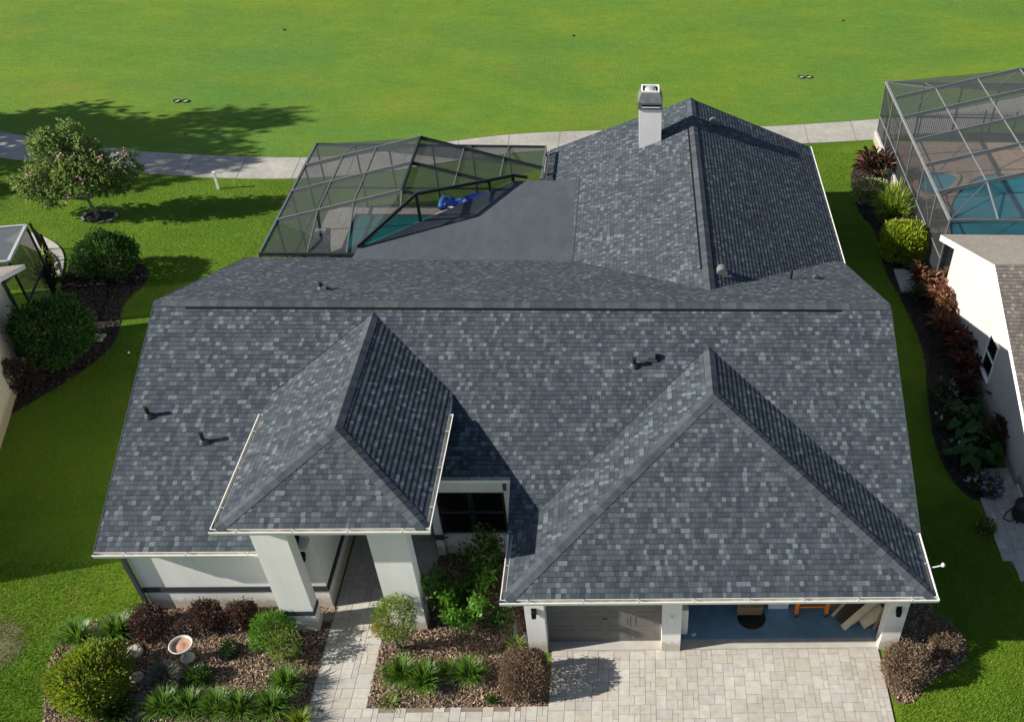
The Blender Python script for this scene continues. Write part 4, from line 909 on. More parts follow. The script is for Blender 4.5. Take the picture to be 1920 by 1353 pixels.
MAT['petal_white'] = leafmat('white_petals', [(.62, .60, .62), (.7, .68, .7), (.55, .50, .62)], .6, .3)
MAT['petal_violet'] = leafmat('violet_petals', [(.36, .26, .46), (.5, .42, .58), (.28, .18, .40)], .6, .3)
MAT['petal_yellow'] = leafmat('orange_petals', [(.70, .34, .03), (.8, .5, .05)], .6, .3)

def blades(name, n, R0, H, spread, wid, mat, parent, seg=4, flop=1.0, base=.1):
    a = rng.uniform(0, 2*np.pi, n); rr_ = base*np.sqrt(rng.random(n)); h = H*rng.uniform(.6, 1.15, n); sp_ = spread*rng.uniform(.25, 1.1, n); tw = rng.normal(0, .35, n)
    V = []
    for k in range(seg+1):
        t_ = k/seg; out = rr_+sp_*t_**1.25; z = h*(t_*1.45-flop*.75*t_**2.4*(sp_/spread)); w_ = wid*(1-t_**2*.95)
        ang = a+tw*t_; c = np.stack([np.cos(ang)*out, np.sin(ang)*out, np.maximum(z, .01)], 1); s_ = np.stack([-np.sin(ang), np.cos(ang), np.zeros(n)], 1)*(w_/2)
        V += [c-s_, c+s_]
    V = np.stack(V, 1).reshape(-1, 3); m_ = 2*(seg+1); F = []
    for k in range(seg): b_ = np.arange(n)*m_+2*k; F.append(np.stack([b_, b_+1, b_+3, b_+2], 1))
    return fastmesh(name, V, np.concatenate(F), mat, parent)
def clump(x, y, s, label, n=260, group='strap leaved clumps in the front beds', mat='lf_lirio'):
    t_ = empty('liriope_clump', (x, y, .02), label, 'grass clump', group, random.uniform(0, 6)); s *= 1.18
    blades('blades', n, 0, .40*s, .46*s, .026*s, mat, t_); blades('crown', n//4, 0, .48*s, .22*s, .024*s, mat, t_)
    return t_
def rosette(name, loc, label, mat, h=1.0, heads=3, L=.5, W=.075, spread=.25, group=None, cat='cordyline'):
    t_ = empty(name, loc, label, cat, group, random.uniform(0, 6)); sb = MB()
    Cs = []; Ds = []
    for i in range(heads):
        a = 2*math.pi*i/heads+random.random(); r_ = spread*random.uniform(.3, 1.0) if heads > 1 else 0; hh = h*random.uniform(.7, 1.05)
        top = (r_*math.cos(a), r_*math.sin(a), hh); sb.tube([(top[0]*.3, top[1]*.3, 0), top], [.022, .016], 6)
        m_ = 30; an = rng.uniform(0, 2*np.pi, m_); el = rng.uniform(-.25, 1.2, m_)
        Ds.append(np.stack([np.cos(an)*np.cos(el), np.sin(an)*np.cos(el), np.sin(el)], 1)); Cs.append(np.array(top)+rng.normal(0, .02, (m_, 3))-np.c_[np.zeros((m_, 2)), rng.uniform(0, hh*.35, m_)])
    leaves('foliage', np.concatenate(Cs), np.concatenate(Ds), L, W, mat, t_, .15, .25); sb.build('stem', 'stemdark', t_); return t_

# front bed left of the walkway
for x, y, r_, lb in ((-9.2, .72, (.46, .40, .40), 'purple brown loropetalum bush at the left corner of the front wall'), (-7.88, .92, (.38, .34, .38), 'purple brown loropetalum bush under the middle of the front wall'), (-7.03, .95, (.33, .31, .36), 'purple brown loropetalum bush next to the bright green nandina')):
    bush('purple_shrub', (x, y, .02), r_, 2300, .07, .035, 'lf_purple', lb, 'bush', 'purple bushes under the front wall', amp=.13)
nd = bush('nandina_shrub', (-6.15, .35, .02), (.50, .42, .42), 2400, .085, .03, 'lf_bright', 'bright green feathery nandina in front of the left porch column', 'bush', amp=.14, zc=.55)
bush('nandina_shrub', (-5.75, -.12, .02), (.40, .34, .42), 1300, .075, .026, 'lf_olive', 'thin yellow green nandina left of the walkway, below the bright green one', 'bush', amp=.16, zc=.5, inner=.25)
bg_ = bush('coontie_shrub', (-9.85, -.95, .02), (.85, .78, .62), 6500, .13, .042, 'lf_coontie', 'large olive yellow shrub with orange tips at the left end of the front bed', 'bush', amp=.14, zc=.50, up=.6)
p, d = shell(260, (.80, .75, .60), (0, 0, .52), .9); leaves('orange_foliage', p[:90], d[:90]+np.array([0, 0, .4]), .08, .03, 'lf_orange', bg_)
clump(-10.8, .42, 1.05, 'strap leaved clump at the upper left edge of the front bed, beside the lawn')
clump(-9.95, .62, 1.05, 'round strap leaved clump left of the first purple bush')
for i, (x, y, s_, lb) in enumerate([(-8.15, -1.50, 1.0, 'first strap leaved clump of the bottom row, under the stone planter'), (-7.6, -1.52, .95, 'second strap leaved clump from the left in the bottom row'), (-6.95, -1.55, 1.0, 'third strap leaved clump from the left in the bottom row'), (-6.45, -1.58, 1.0, 'fourth strap leaved clump from the left in the bottom row'),
    (-5.72, -1.55, 1.0, 'rightmost strap leaved clump of the bottom row, near the walkway'), (-5.55, -.92, .95, 'strap leaved clump at the walkway edge, above the bottom row')]): clump(x, y, s_, lb)
clump(-9.15, -1.62, .9, 'dark green strap leaved clump at the bottom edge below the olive shrub', mat='lf_green')
clump(-5.05, -1.85, .7, 'small pale tuft at the bottom corner of the walkway', 90, mat='lf_lime')
bush('small_shrub', (-7.12, .05, .02), (.20, .2, .22), 420, .07, .03, 'lf_dark', 'small sparse grey green shrub right of the bird bath', 'bush', inner=.2)
bush('small_shrub', (-7.62, -.68, .02), (.30, .26, .18), 620, .09, .035, 'lf_green', 'low leafy green plant above the bottom row of clumps', 'bush', inner=.2)
# right bed
for x, y, s_, lb in ((-2.93, -.70, 1.0, 'left strap leaved clump in the bed between walkway and garage'), (-2.38, -.88, 1.05, 'middle strap leaved clump in the bed between walkway and garage'), (-1.36, -.70, .95, 'right strap leaved clump in the bed, nearest the clipped bronze shrub'), (-1.85, -.55, .5, 'smallest strap leaved clump of the four in the bed between walkway and garage')): clump(x, y, s_, lb)
tn = bush('nandina_shrub', (-3.08, .12, .02), (.62, .52, .38), 3400, .07, .024, 'lf_olive', 'tall nandina on bare stems in front of the right porch column', 'bush', amp=.12, zc=1.25, inner=.35, stem=(9, 1.2, .32))
p, d = shell(160, (.18, .16, .14), (.02, -.38, 1.08), .2); leaves('orange_sprig', p, d+np.array([0, 0, .3]), .07, .03, 'lf_orange', tn)
p, d = shell(500, (.26, .24, .45), (0, 0, .5), .3); leaves('lower_foliage', p, d, .06, .022, 'lf_grey', tn)
def tallshrub(x, y, h, r_, mat, lb, n, L=.13, W=.06):
    t_ = empty('hibiscus_shrub', (x, y, .02), lb, 'shrub', 'tall shrubs by the nook window'); sb = MB(); Cs = []; Ds = []
    for i in range(12):
        a = 2*math.pi*i/12+random.random()*.4; rr_ = r_*random.uniform(.25, 1.0); hh = h*random.uniform(.55, 1.0); top = np.array([rr_*math.cos(a), rr_*math.sin(a), hh])
        sb.tube([(top[0]*.15, top[1]*.15, 0), tuple(top*np.array([.6, .6, .5])), tuple(top)], [.018, .014, .006], 6)
        m_ = n//12; tt = rng.uniform(.35, 1.05, (m_, 1)); c = top*np.c_[tt, tt, tt]+rng.normal(0, .10, (m_, 3)); Cs.append(c); Ds.append(rng.normal(size=(m_, 3))+np.array([0, 0, .3]))
    leaves('foliage', np.concatenate(Cs), np.concatenate(Ds), L, W, mat, t_, .15, .1); sb.build('stem', 'stemdark', t_); return t_
hb = tallshrub(-1.7, .95, 1.55, .85, 'lf_bright', 'bright green broad leaved shrub below the nook window, lit by the sun', 2800, .14, .07)
tallshrub(-1.15, 2.05, 1.95, .6, 'lf_green', 'taller dark green shrub behind, reaching up the nook window wall', 2000)
h2 = tallshrub(-.75, .75, .8, .35, 'lf_green', 'small green shrub left of the garage corner', 350)
t_ = empty('bromeliad', (-.32, .15, .02), 'small yellowing rosette plant between the timber edging by the garage post', 'plant'); blades('blades', 40, 0, .3, .3, .05, 'lf_olive', t_)
t_ = empty('weed', (-.75, -1.36, .02), 'small weed at the lower edge of the bed left of the clipped bronze shrub', 'weed'); blades('blades', 60, 0, .22, .16, .022, 'lf_green', t_)
t_ = empty('weed', (-3.1, -1.38, .02), 'low weed at the bottom left corner of the bed by the walkway', 'weed'); blades('blades', 70, 0, .12, .25, .022, 'lf_olive', t_)
for x0, y0, x1, y1_, lb in ((-.42, .95, -.36, .15, 'grey weathered timber edging, left of the two by the garage post'), (-.14, .55, -.12, -.22, 'grey weathered timber edging, right one touching the garage post side')):
    o = MB().beam((x0, y0, .07), (x1, y1_, .07), .09, .09).build('edging_timber', 'timber'); tag(o, lb, 'timber', 'timber edging by the garage post')
bush('clipped_shrub', (-.02, -.95, .02), (.52, .50, .50), 12000, .055, .026, 'lf_brown', 'large boxy clipped bronze shrub at the left side of the driveway', 'bush', 'bronze clipped bushes by the garage', box=.55, amp=.04, inner=.72)
bush('clipped_shrub', (8.98, -.80, .02), (.48, .46, .46), 9000, .055, .026, 'lf_brown', 'rounded clipped bronze shrub in front of the right garage post', 'bush', 'bronze clipped bushes by the garage', box=.3, amp=.06, inner=.7)
bush('clipped_shrub', (10.15, .08, .02), (.48, .36, .34), 4200, .06, .028, 'lf_brown', 'smaller loose bronze shrub right of the garage in the shade', 'bush', 'bronze clipped bushes by the garage', amp=.12)
# bird bath, stones, planter
bb = empty('bird_bath', (-8.1, -.08, .02), 'pale bird bath with rusty basin on the mulch', 'bird bath')
MB().lathe([(.0, 0), (.17, 0), (.17, .05), (.13, .08), (.09, .13), (.075, .22), (.08, .32), (.11, .40), (.10, .42), (0, .42)], n=24).build('pedestal', 'bath', bb, True)
MB().lathe([(.08, .42), (.16, .44), (.25, .52), (.27, .58), (.255, .585), (.235, .57), (.22, .53)], n=32).build('bowl', 'bath', bb, True)
MB().lathe([(.22, .53), (.14, .51), (.09, .515), (.06, .53), (.0, .53)], n=32).build('basin', 'terra', bb, True)
for x, y, r_, lb, mt in ((-9.42, .1, .215, 'largest pale round stepping stone, left of the bird bath', 'stone'), (-9.10, -.62, .16, 'mid sized round stepping stone between olive shrub and planter', 'stone'), (-8.80, -1.18, .17, 'darker round stepping stone below the stone planter', 'stone_dark')):
    o = MB().lathe([(r_*.98, 0), (r_, .03), (r_*.96, .05), (r_*.6, .056), (0, .058)], (x, y, .045), 28).build('stepping_stone', mt, None, True); tag(o, lb, 'stepping stone', 'round stones in the front bed')
pt = empty('planter', (-8.35, -.80, .02), 'dark round stone planter full of wiry grey grass', 'planter')
MB().lathe([(.28, 0), (.33, .15), (.34, .26), (.30, .27), (.28, .22), (0, .21)], n=26).build('pot', 'stone_dark', pt, True)
bl = blades('grass', 340, 0, .30, .36, .018, 'lf_grey', pt, base=.2); bl.location.z = .2

# lawn behind: hedges, crape myrtle, marker
MAT['lf_hedge'] = leafmat('hedge_leaves', [(.022, .07, .012), (.035, .10, .016), (.055, .135, .022)], .5, .25, .3)
bush('round_bush', (-16.1, 16.5, 0), (.92, .82, .68), 6500, .11, .06, 'lf_hedge', 'clipped round green bush farther from the camera, left of the lawn', 'bush', 'round bushes beside the left house', box=.12, amp=.12, zc=.80, inner=.72, stem=(9, .5, .6), stemmat='bark')
bush('round_bush', (-15.55, 11.3, 0), (1.12, 1.05, .86), 7500, .12, .065, 'lf_hedge', 'larger dark round bush on bare pale stems beside the cream wall', 'bush', 'round bushes beside the left house', amp=.14, zc=1.25, inner=.72, stem=(10, .8, .75), stemmat='bark')
bush('dead_shrub', (-16.35, 9.9, 0), (.30, .7, .55), 2200, .09, .05, 'chip_dark', 'dark brown withered shrub against the cream wall', 'bush', zc=.6)
palm = empty('areca_palm', (-18.25, 16.0, 0), 'lime green palm behind the black fence at left', 'palm')
blades('fronds', 60, 0, 1.15, .65, .11, 'lf_lime', palm, base=.15)
p, d = shell(500, (.5, .6, .5), (0, 0, .6), .4); leaves('leaflets', p, d+np.array([0, 0, .5]), .22, .035, 'lf_olive', palm)
for k, (x, y, lb) in enumerate([(-15.12, 12.72, 'rear one of two pale edging blocks right of the dark round bush'), (-15.15, 12.52, 'front one of two pale edging blocks right of the dark round bush')]):
    o = MB().box(x-.2, x+.2, y-.06, y+.06, 0, .12).build('edging_block', 'stone'); tag(o, lb, 'block', 'edging blocks at the dark bush')
o = MB().lathe([(0, -.04), (.03, -.025), (.042, 0), (.03, .03), (0, .042)], (-13.86, 11.85, .045), 12).build('golf_ball', 'white', None, True); tag(o, 'white golf ball lying on the shaded grass', 'golf ball')
mp = empty('marker_post', (-14.33, 22.85, 0), 'thin white marker post on the grass below the cart path', 'post'); MB().box(-.05, .05, -.04, .04, 0, .70).build('post', 'white', mp); MB().box(-.056, .056, -.046, .046, .701, .73).build('post_cap', 'white', mp)

def tree(name, loc, lobes, n, L, W, mat, label, trunk_r=.08, fork=.55, group=None, bark='bark', lean=(0, 0), den=.25):
    t_ = empty(name, loc, label, 'tree', group); tb = MB(); zf_ = fork; Cs = []; Ds = []
    tb.tube([(0, 0, 0), (lean[0]*.5, lean[1]*.5, zf_*.5), (lean[0], lean[1], zf_)], [trunk_r*1.25, trunk_r, trunk_r*.85], 9)
    tot = sum(l[3]**2 for l in lobes)
    for (x, y, z, r_) in lobes:
        tb.tube([(lean[0], lean[1], zf_-.03), (x*.45+lean[0]*.5, y*.45+lean[1]*.5, zf_+(z-zf_)*.55), (x, y, z)], [trunk_r*.6, trunk_r*.36, trunk_r*.12], 6)
        m_ = int(n*r_**2/tot); p, d = shell(m_, (r_, r_, r_*.85), (x, y, z), den, 0, -1); p = lumpy(p, (x, y, z), .28, 2.2/r_, random.random()*6)
        Cs.append(p); Ds.append(d*.7+rng.normal(size=d.shape)*.6+np.array([0, 0, .1]))
    tb.build('trunk', bark, t_); leaves('crown', np.concatenate(Cs), np.concatenate(Ds), L, W, mat, t_); return t_, Cs
MAT['lf_crape'] = leafmat('crape_leaves', [(.085, .15, .035), (.13, .21, .05), (.17, .25, .075), (.24, .29, .13)], .5, .45, .3)
lobes = [(-1.75, -.1, 1.55, .62), (-2.2, .1, 1.05, .42), (-1.1, .3, 2.2, .60), (-.3, .2, 2.75, .55), (.55, .0, 2.45, .62), (.05, .3, 3.35, .42), (-.75, 0, 3.2, .40), (1.15, -.2, 2.15, .52), (1.7, 0, 1.75, .36), (1.15, .1, 1.35, .44), (.25, -.3, 1.65, .60), (-.75, -.3, 1.45, .48), (1.95, .1, 2.45, .24), (-1.3, .3, 2.85, .28), (-1.35, -.4, .95, .34), (.45, .3, 1.0, .30), (-.2, -.2, 2.1, .5), (2.15, 0, 2.05, .2), (.5, 0, 3.1, .3), (-2.45, 0, 1.5, .22)]
cr, Cs = tree('crape_myrtle', (-18.2, 20.5, .02), lobes, 7600, .17, .085, 'lf_crape', 'small flowering crape myrtle tree standing on the lawn at left', .06, .75, None, 'bark', (-.12, 0), .05)
fp = np.concatenate([np.array(c)+rng.normal(0, .08, (8, 3)) for c in ((.35, -.75, 2.0), (-.35, -.8, 1.15), (2.0, 0, 1.75), (1.85, -.1, 2.75), (1.4, -.4, 2.0), (-.1, -.6, 2.9), (-1.6, -.6, 2.0), (1.2, -.5, 2.7), (.9, .2, 3.0), (1.95, .0, 2.55))])
leaves('blossom', fp, rng.normal(size=fp.shape), .09, .08, 'petal_pink', cr)
isl = empty('tree_ring', (-18.15, 20.5, 0), 'ring of pale edging stones around the crape myrtle trunk', 'edging')
for i in range(14):
    a = 2*math.pi*i/14+.2
    if i in (9, 10): continue
    MB().box(-.11, .11, -.045, .045, 0, .06).build('edging_stone', 'stone_dark' if i % 3 else 'stone', isl); e_ = isl.children[-1]; e_.location = (.62*math.cos(a), .45*math.sin(a), 0); e_.rotation_euler = (0, 0, a+math.pi/2)
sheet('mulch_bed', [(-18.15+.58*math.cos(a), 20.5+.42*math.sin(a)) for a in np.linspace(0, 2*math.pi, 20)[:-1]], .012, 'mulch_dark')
# trees beyond the left edge that shade the path and the lawn
MAT['lf_oak'] = leafmat('oak_leaves', [(.03, .06, .015), (.045, .085, .02), (.06, .10, .025)], .5, .2)
def bigtree(loc, h, r_, lb, n, den=.3, k=9, seed=1):
    rd = random.Random(seed); lb_ = []
    for i in range(k):
        a = 2*math.pi*i/k*1.7; q = r_*rd.uniform(.2, .75); lb_.append((q*math.cos(a), q*math.sin(a), h*rd.uniform(.5, .92), r_*rd.uniform(.28, .5)))
    tree('shade_tree', loc, lb_, n, .34, .22, 'lf_oak', lb, .2, h*.35, 'shade trees left of the picture', 'bark', (0, 0), den)
bigtree((-37, 25.4, 0), 9.5, 3.2, 'broad leafy tree past the left edge whose shade covers the fairway edge', 4200, .2, 12, 1)
bigtree((-39, 24.9, 0), 14, 2.4, 'tallest loose crowned tree past the left edge by the cart path', 1500, .1, 8, 2)
bigtree((-36, 23.2, 0), 11.5, 3.2, 'leafy tree past the left edge whose shade lies along the cart path', 3600, .2, 12, 5)
bigtree((-35, 20.3, 0), 6.5, 2.2, 'low round crowned tree past the left edge of the lawn', 2600, .2, 10, 3)
bigtree((-33, 20.8, 0), 11.5, 1.5, 'slim tree past the left edge shading the lawn below the path', 700, .1, 7, 4)

# planting along the right neighbour
rosette('cordyline', (12.75, 24.3, 0), 'isolated bushy red cordyline at the far end by the white knee wall', 'lf_maroon', 1.1, 9, .55, .10, .6, 'red cordylines along the right house')
lt = bush('lantana_shrub', (12.35, 22.2, 0), (.6, .9, .5), 2400, .08, .045, 'lf_olive', 'pale flowering low shrub in front of the white knee wall', 'bush', amp=.12)
p, d = shell(260, (.62, .92, .52), (0, 0, .5), .92); leaves('blossom', p, d, .05, .05, 'petal_white', lt)
t_ = empty('areca_palm', (12.9, 20.6, 0), 'yellow green arching palm beside the right pool cage', 'palm'); blades('fronds', 130, 0, 1.25, .9, .09, 'lf_lime', t_, base=.25); p, d = shell(700, (.7, .8, .7), (0, 0, .7), .4); leaves('leaflets', p, d+np.array([0, 0, .5]), .28, .035, 'lf_olive', t_)
t_ = empty('areca_palm', (13.2, 21.9, 0), 'smaller yellow palm tuft touching the right pool cage', 'palm'); blades('fronds', 70, 0, 1.0, .5, .08, 'lf_yellow', t_, base=.12)
rosette('cordyline', (13.25, 19.2, 0), 'small red cordyline between the palm and the yellow bush', 'lf_maroon', .75, 4, .45, .08, .3, 'red cordylines along the right house')
yb = bush('croton_bush', (12.72, 17.9, 0), (.80, .72, .62), 4200, .13, .075, 'lf_lime', 'rounded yellow green bush in the sun by the right pool cage', 'bush', box=.2, amp=.06, zc=.70, inner=.7)
p, d = shell(1500, (.82, .74, .64), (0, 0, .71), .93, .2, .05); leaves('new_leaves', p, d+np.array([0, 0, .5]), .12, .07, 'lf_yellow', yb)
for i, (x, y, h, lb, mt) in enumerate([(13.05, 16.0, .7, 'red cordyline at the top of the row by the concrete slab', 'lf_red'), (13.35, 15.3, .9, 'second red cordyline from the top along the white wall', 'lf_red'), (13.3, 14.5, 1.0, 'orange red cordyline standing brightest in the sun at the white wall', 'lf_red'), (13.45, 13.7, 1.05, 'red cordyline just above the shade line on the white wall', 'lf_red'),
    (13.1, 13.2, .8, 'red cordyline set lower in front of the sunny ones', 'lf_red'), (13.2, 12.3, .9, 'dark maroon cordyline at the start of the shade', 'lf_maroon'), (13.3, 11.4, 1.1, 'tall dark maroon cordyline left of the side window', 'lf_maroon'), (13.25, 10.4, 1.1, 'dark maroon cordyline under the side window', 'lf_maroon'), (13.0, 9.7, .8, 'lowest dark maroon cordyline above the big leaves', 'lf_maroon'), (13.42, 7.3, .9, 'single maroon cordyline between big leaves and white fence', 'lf_maroon')]):
    rosette('cordyline', (x, y, 0), lb, mt, h, 5, .48, .085, .34, 'red cordylines along the right house')
clump(12.75, 15.0, 1.3, 'dark strap leaved clump just below the concrete slab', 160, None, 'lf_dark')
def flower_bush(x, y, r_, lb, petal, n=700, nf=120):
    t_ = bush('flowering_bush', (x, y, 0), r_, n, .09, .055, 'lf_dark', lb, 'bush', 'flowering bushes along the right house', amp=.1)
    p, d = shell(nf, (r_[0]*1.03, r_[1]*1.03, r_[2]*1.05), (0, 0, r_[2]*.95), .92, 0, -.1); k = rng.integers(0, len(p), nf//6); q = p[k][:, None, :]+rng.normal(0, .025, (len(k), 7, 3)); q = q.reshape(-1, 3); leaves('blossom', q, rng.normal(size=q.shape)+np.array([0, 0, .8]), .05, .05, petal, t_)
flower_bush(12.35, 9.4, (.35, .6, .42), 'dark bush with pale violet flowers facing the lawn', 'petal_violet'); flower_bush(12.3, 8.3, (.35, .55, .40), 'dark bush with white flowers above the big leaves', 'petal_white', 650, 80)
flower_bush(12.15, 6.9, (.3, .4, .35), 'low dark bush with few lilac flowers left of the big leaves', 'petal_violet', 500, 60); flower_bush(12.78, 5.35, (.32, .28, .3), 'small bush of violet flowers at the edge of the side path', 'petal_violet', 420, 260)
flower_bush(12.35, 5.55, (.22, .22, .25), 'small bush of white flowers beside the violet one', 'petal_white', 300, 60)
t_ = bush('flowering_bush', (12.25, 3.9, 0), (.25, .25, .2), 300, .08, .05, 'lf_dark', 'small orange tinged plant on the shaded grass by the side path', 'bush', 'flowering bushes along the right house'); p, d = shell(60, (.25, .25, .2), (0, 0, .22), .85); leaves('blossom', p, d, .05, .04, 'petal_yellow', t_)
def elephant_ear(x, y, lb, lim=False, n=8, s=1.0):
    t_ = empty('elephant_ear', (x, y, 0), lb, 'plant', 'big leaved plants along the right house', random.uniform(0, 6)); sb = MB(); V = []; F = []; V2 = []; F2 = []
    for i in range(n):
        a = 2*math.pi*i/n+random.uniform(-.3, .3); r_ = random.uniform(.2, .55)*s; h = random.uniform(.45, .95)*s; c = Vector((r_*math.cos(a), r_*math.sin(a), h))
        sb.tube([(0, 0, 0), (c.x*.5, c.y*.5, h*.75), tuple(c)], [.02, .015, .008], 6)
        out = Vector((math.cos(a), math.sin(a), -.45)).normalized(); sd_ = Vector((-math.sin(a), math.cos(a), 0)); nm = sd_.cross(out); L = random.uniform(.32, .48)*s
        pts = [(-.22, -.30), (.0, -.42), (.35, -.36), (.75, -.16), (1.05, 0), (.75, .16), (.35, .36), (0, .42), (-.22, .30), (-.05, .04)]
        vv, ff = (V2, F2) if lim and i == 0 else (V, F); k = len(vv); vv.append(tuple(c)); vv += [tuple(c+out*L*u_+sd_*L*v_*1.05+nm*(-.18*L*abs(v_)-.1*L*u_*u_)*-1) for u_, v_ in pts]
        ff += [(k, k+1+j, k+1+(j+1) % len(pts)) for j in range(len(pts))]
    fastmesh('foliage', V, F, 'lf_dark2', t_); sb.build('stem', 'lf_dark2', t_)
    if V2: fastmesh('pale_leaf', V2, F2, 'lf_lime', t_)  # single leaf coloured lime
MAT['lf_dark2'] = leafmat('elephant_ear_leaf', [(.02, .06, .014), (.03, .085, .018), (.04, .105, .025)], .55, .3, .2)
for x, y, lb, lm, n in ((12.95, 8.6, 'big leaved elephant ear nearest the white flowers', False, 8), (12.5, 7.7, 'big leaved elephant ear on the lawn side of the group', False, 9), (13.1, 7.75, 'big leaved elephant ear closest to the white wall', False, 8), (12.9, 6.95, 'elephant ear with one pale yellow green leaf', True, 8), (12.45, 6.5, 'elephant ear at the lower end next to the side path', False, 9)):
    elephant_ear(x, y, lb, lm, n)

# small things on the fairway
for i, (x, y, lb) in enumerate([(-18.72, 31.07, 'left one of two pale round sprinkler covers above the tree shade'), (-18.34, 31.09, 'right one of two pale round sprinkler covers above the tree shade'), (11.05, 34.93, 'pale round sprinkler cover above the chimney at right, left of a pair'), (11.45, 34.95, 'pale round sprinkler cover above the chimney at right, right of a pair')]):
    t_ = empty('sprinkler_cover', (x, y, .012), lb, 'sprinkler cover', 'sprinkler covers on the fairway'); MB().lathe([(.17, 0), (.17, .05), (.14, .055), (.13, .02), (.0, .02)], n=18).build('rim', 'blackrub', t_, True); MB().lathe([(0, .025), (.12, .024)], (.03, -.02, 0), 18).build('lid', 'stone', t_)
for x, y, lb in ((-16.14, 40.22, 'small dark sprinkler head on the far left fairway'), (-.7, 40.06, 'small dark sprinkler head on the fairway above the roof'), (14.46, 43.01, 'small dark sprinkler head at the far right fairway')):
    o = MB().lathe([(.08, 0), (.08, .03), (.06, .05), (0, .055)], (x, y, .012), 14).build('lawn_sprinkler', 'blackrub', None, True); tag(o, lb, 'sprinkler', 'dark sprinkler heads on the fairway')

# ------------------------------------------------------------ inside the open garage
GZ = .036
t_ = empty('cardboard_box', (5.45, 1.36, GZ), 'brown cardboard box standing in the open garage', 'box'); MB().box(-.32, .32, -.3, .3, .0, .62).build('box_body', 'card', t_); MB().prism([(-.32, -.3, .62), (.32, -.3, .62), (.30, -.52, .56), (-.30, -.52, .56)], (0, 0, .008)).build('flap', 'card', t_)
t_ = empty('storage_bin', (6.2, 1.5, GZ), 'white plastic bin right of the cardboard box in the garage', 'bin'); MB().box(-.26, .26, -.25, .25, 0, .55).build('bin_body', 'white', t_); MB().box(-.28, .28, -.27, .27, .551, .59).build('lid', 'alu_light', t_)
o = MB().lathe([(0, .012), (.34, .010), (.36, 0)], (5.5, .98, GZ), 26).build('round_disc', 'blackrub'); tag(o, 'dark round disc on the blue floor before the cardboard box', 'mat')  # thin dark disc lying on the floor
t_ = empty('trolley', (7.0, 1.42, GZ), 'orange wheeled work trolley in the open garage', 'trolley')
for x in (-.38, .38):
    for y in (-.4, .4):
        MB().box(x-.045, x+.045, y-.045, y+.045, .13, 1.0).build('leg', 'orange', t_)
        wh = MB().tube([(x-.025, y-.02, .062), (x+.025, y-.02, .062)], .06, 14).build('caster', 'blackrub', t_); MB().tube([(x-.03, y-.02, .062), (x+.03, y-.02, .062)], .025, 10).build('hub', 'alu_light', wh)
MB().beam((-.335, -.4, .38), (.335, -.4, .38), .04, .05).beam((-.335, .4, .38), (.335, .4, .38), .04, .05).build('crossbar', 'orange', t_); MB().box(-.45, .45, -.5, .5, 1.0, 1.06).build('top', 'ply', t_)
for p_, q_, wd, mt, lb in (((7.72, .80, .02), (8.62, 1.45, .95), .26, 'darkwood', 'dark brown board leaning in the garage between the brown sheet and the long pale board'),
    ((7.76, .62, .02), (8.74, .98, 1.02), .17, 'ply', 'long pale plywood board leaning diagonally in the garage pile'), ((8.02, .78, .02), (8.72, 1.05, .75), .14, 'ply', 'short narrow pale board behind the square panel in the garage'),
    ((8.20, .74, .10), (8.72, .86, .52), .40, 'ply', 'square pale plywood panel leaning near the right garage post'), ((8.54, .58, .02), (8.77, .72, 1.0), .08, 'card', 'thin brown board standing at the far right of the garage pile'), ((7.60, 1.15, .02), (8.55, 1.9, 1.0), .40, 'card', 'brown fibreboard sheet at the back of the leaning pile'),
    ((7.55, 1.0, .02), (8.5, 1.6, .9), .08, 'ply', 'slim pale lath leaning in the garage, leftmost piece of the pile')):
    o = MB().beam((p_[0], p_[1], p_[2]+GZ), (q_[0], q_[1], q_[2]+GZ), wd, .022, (-.5, -.75, .5)).build('leaning_board', mt); tag(o, lb, 'board', 'boards leaning in the garage')
t_ = empty('cabinet', (3.72, .75, GZ), 'white cabinet behind the middle garage post', 'cabinet'); MB().box(-.04, .12, -.3, .3, .05, 1.0).build('cabinet_body', 'white', t_); MB().box(.121, .135, -.28, .28, .08, .97).build('cabinet_door', 'white', t_)
o = MB().box(-.055, .055, -.03, .03, 0, .03).build('paper_scrap', 'white'); o.location = (4.02, .47, GZ); o.rotation_euler = (0, 0, .2); tag(o, 'small white scrap on the blue garage floor', 'scrap')

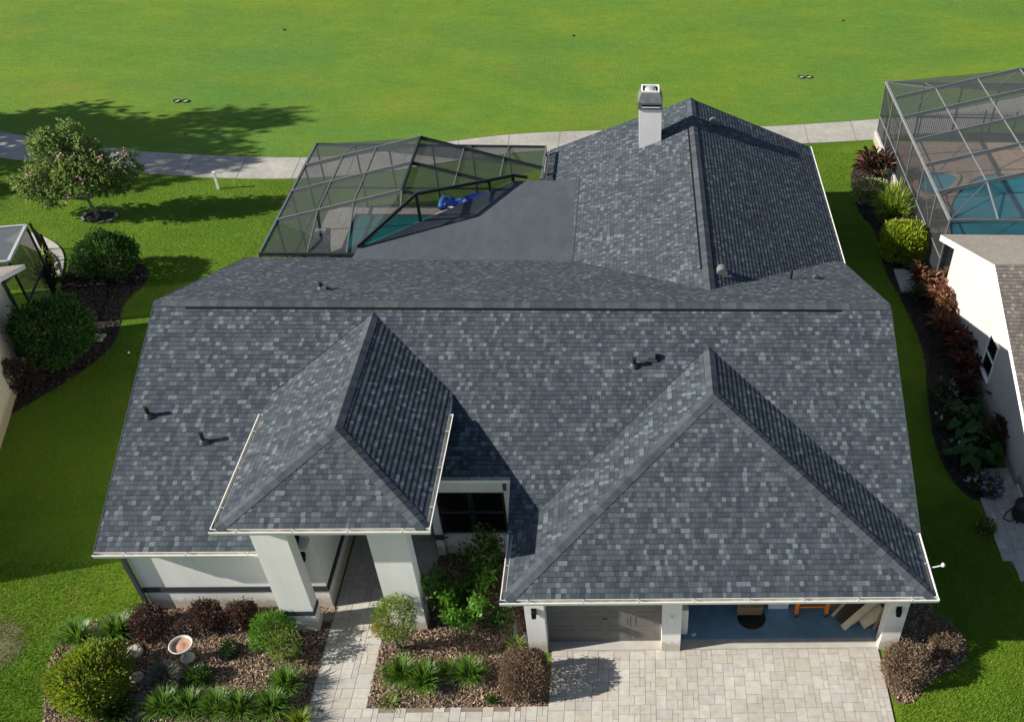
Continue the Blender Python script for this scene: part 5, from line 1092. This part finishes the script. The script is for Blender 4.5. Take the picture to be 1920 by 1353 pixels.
# ------------------------------------------------------------ grass blades over the nearer lawns
def grass_field(poly, n, h, avoid, label):
    q = scatter(poly, n)
    for a in avoid: q = q[~inpoly(q+rng.normal(0, .09, q.shape), a)]
    n = len(q); a = rng.uniform(0, 2*np.pi, n); hh = h*rng.uniform(.5, 1.3, n); ln = rng.uniform(.2, 1.0, n)*hh; wd = h*.16
    b0 = np.c_[q, np.zeros(n)]; s_ = np.stack([-np.sin(a), np.cos(a), np.zeros(n)], 1)*wd; tip = b0+np.stack([np.cos(a)*ln, np.sin(a)*ln, hh], 1)
    V = np.stack([b0-s_, b0+s_, tip], 1).reshape(-1, 3); o = fastmesh('lawn_grass', V, np.arange(3*n).reshape(-1, 3), 'blade'); tag(o, label, 'grass', None, 'stuff')
WALK = [(-4.95, -3), (-3.62, -3), (-3.62, 3), (-4.95, 3)]
grass_field([(-17, -3), (-9.5, -3), (-9.5, 3), (-17, 3)], 75000, .05, [BED_L], 'bright mown grass of the front lawn left of the house')
grass_field([(8.6, -4), (14, -4), (12.4, 3.4), (12.3, 5), (9.05, 5)], 60000, .05, [BED_G], 'bright mown grass of the front lawn right of the driveway')
grass_field([(-26, 3.0), (-9.45, 3.0), (-9.5, 23.4), (-26, 24.5)], 130000, .045, [BED_NL], 'mown grass of the lawn behind the cream house')
grass_field([(9.05, 5), (12.3, 5), (13.4, 26.5), (9.1, 27.2)], 50000, .045, [BED_NR], 'mown grass strip between the two houses at right')
# a flood lamp on its arm at the garage corner
fa = MB().tube([(9.34, .33, 2.70), (9.60, .36, 2.74)], .015, 8).build('lamp_arm', 'white', HOUSE)
MB().lathe([(0, -.04), (.05, -.03), (.045, .03), (.0, .05)], (9.66, .37, 2.76), 12).build('flood_lamp', 'white', fa, True)
# dark tubes standing in for the shadow line down the left valleys
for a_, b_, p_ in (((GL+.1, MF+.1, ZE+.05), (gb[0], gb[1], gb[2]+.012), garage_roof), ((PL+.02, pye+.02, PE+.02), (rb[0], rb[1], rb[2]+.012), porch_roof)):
    MB().tube([a_, b_], .012, 6).build('valley_shadow_line', 'dgrey', p_)
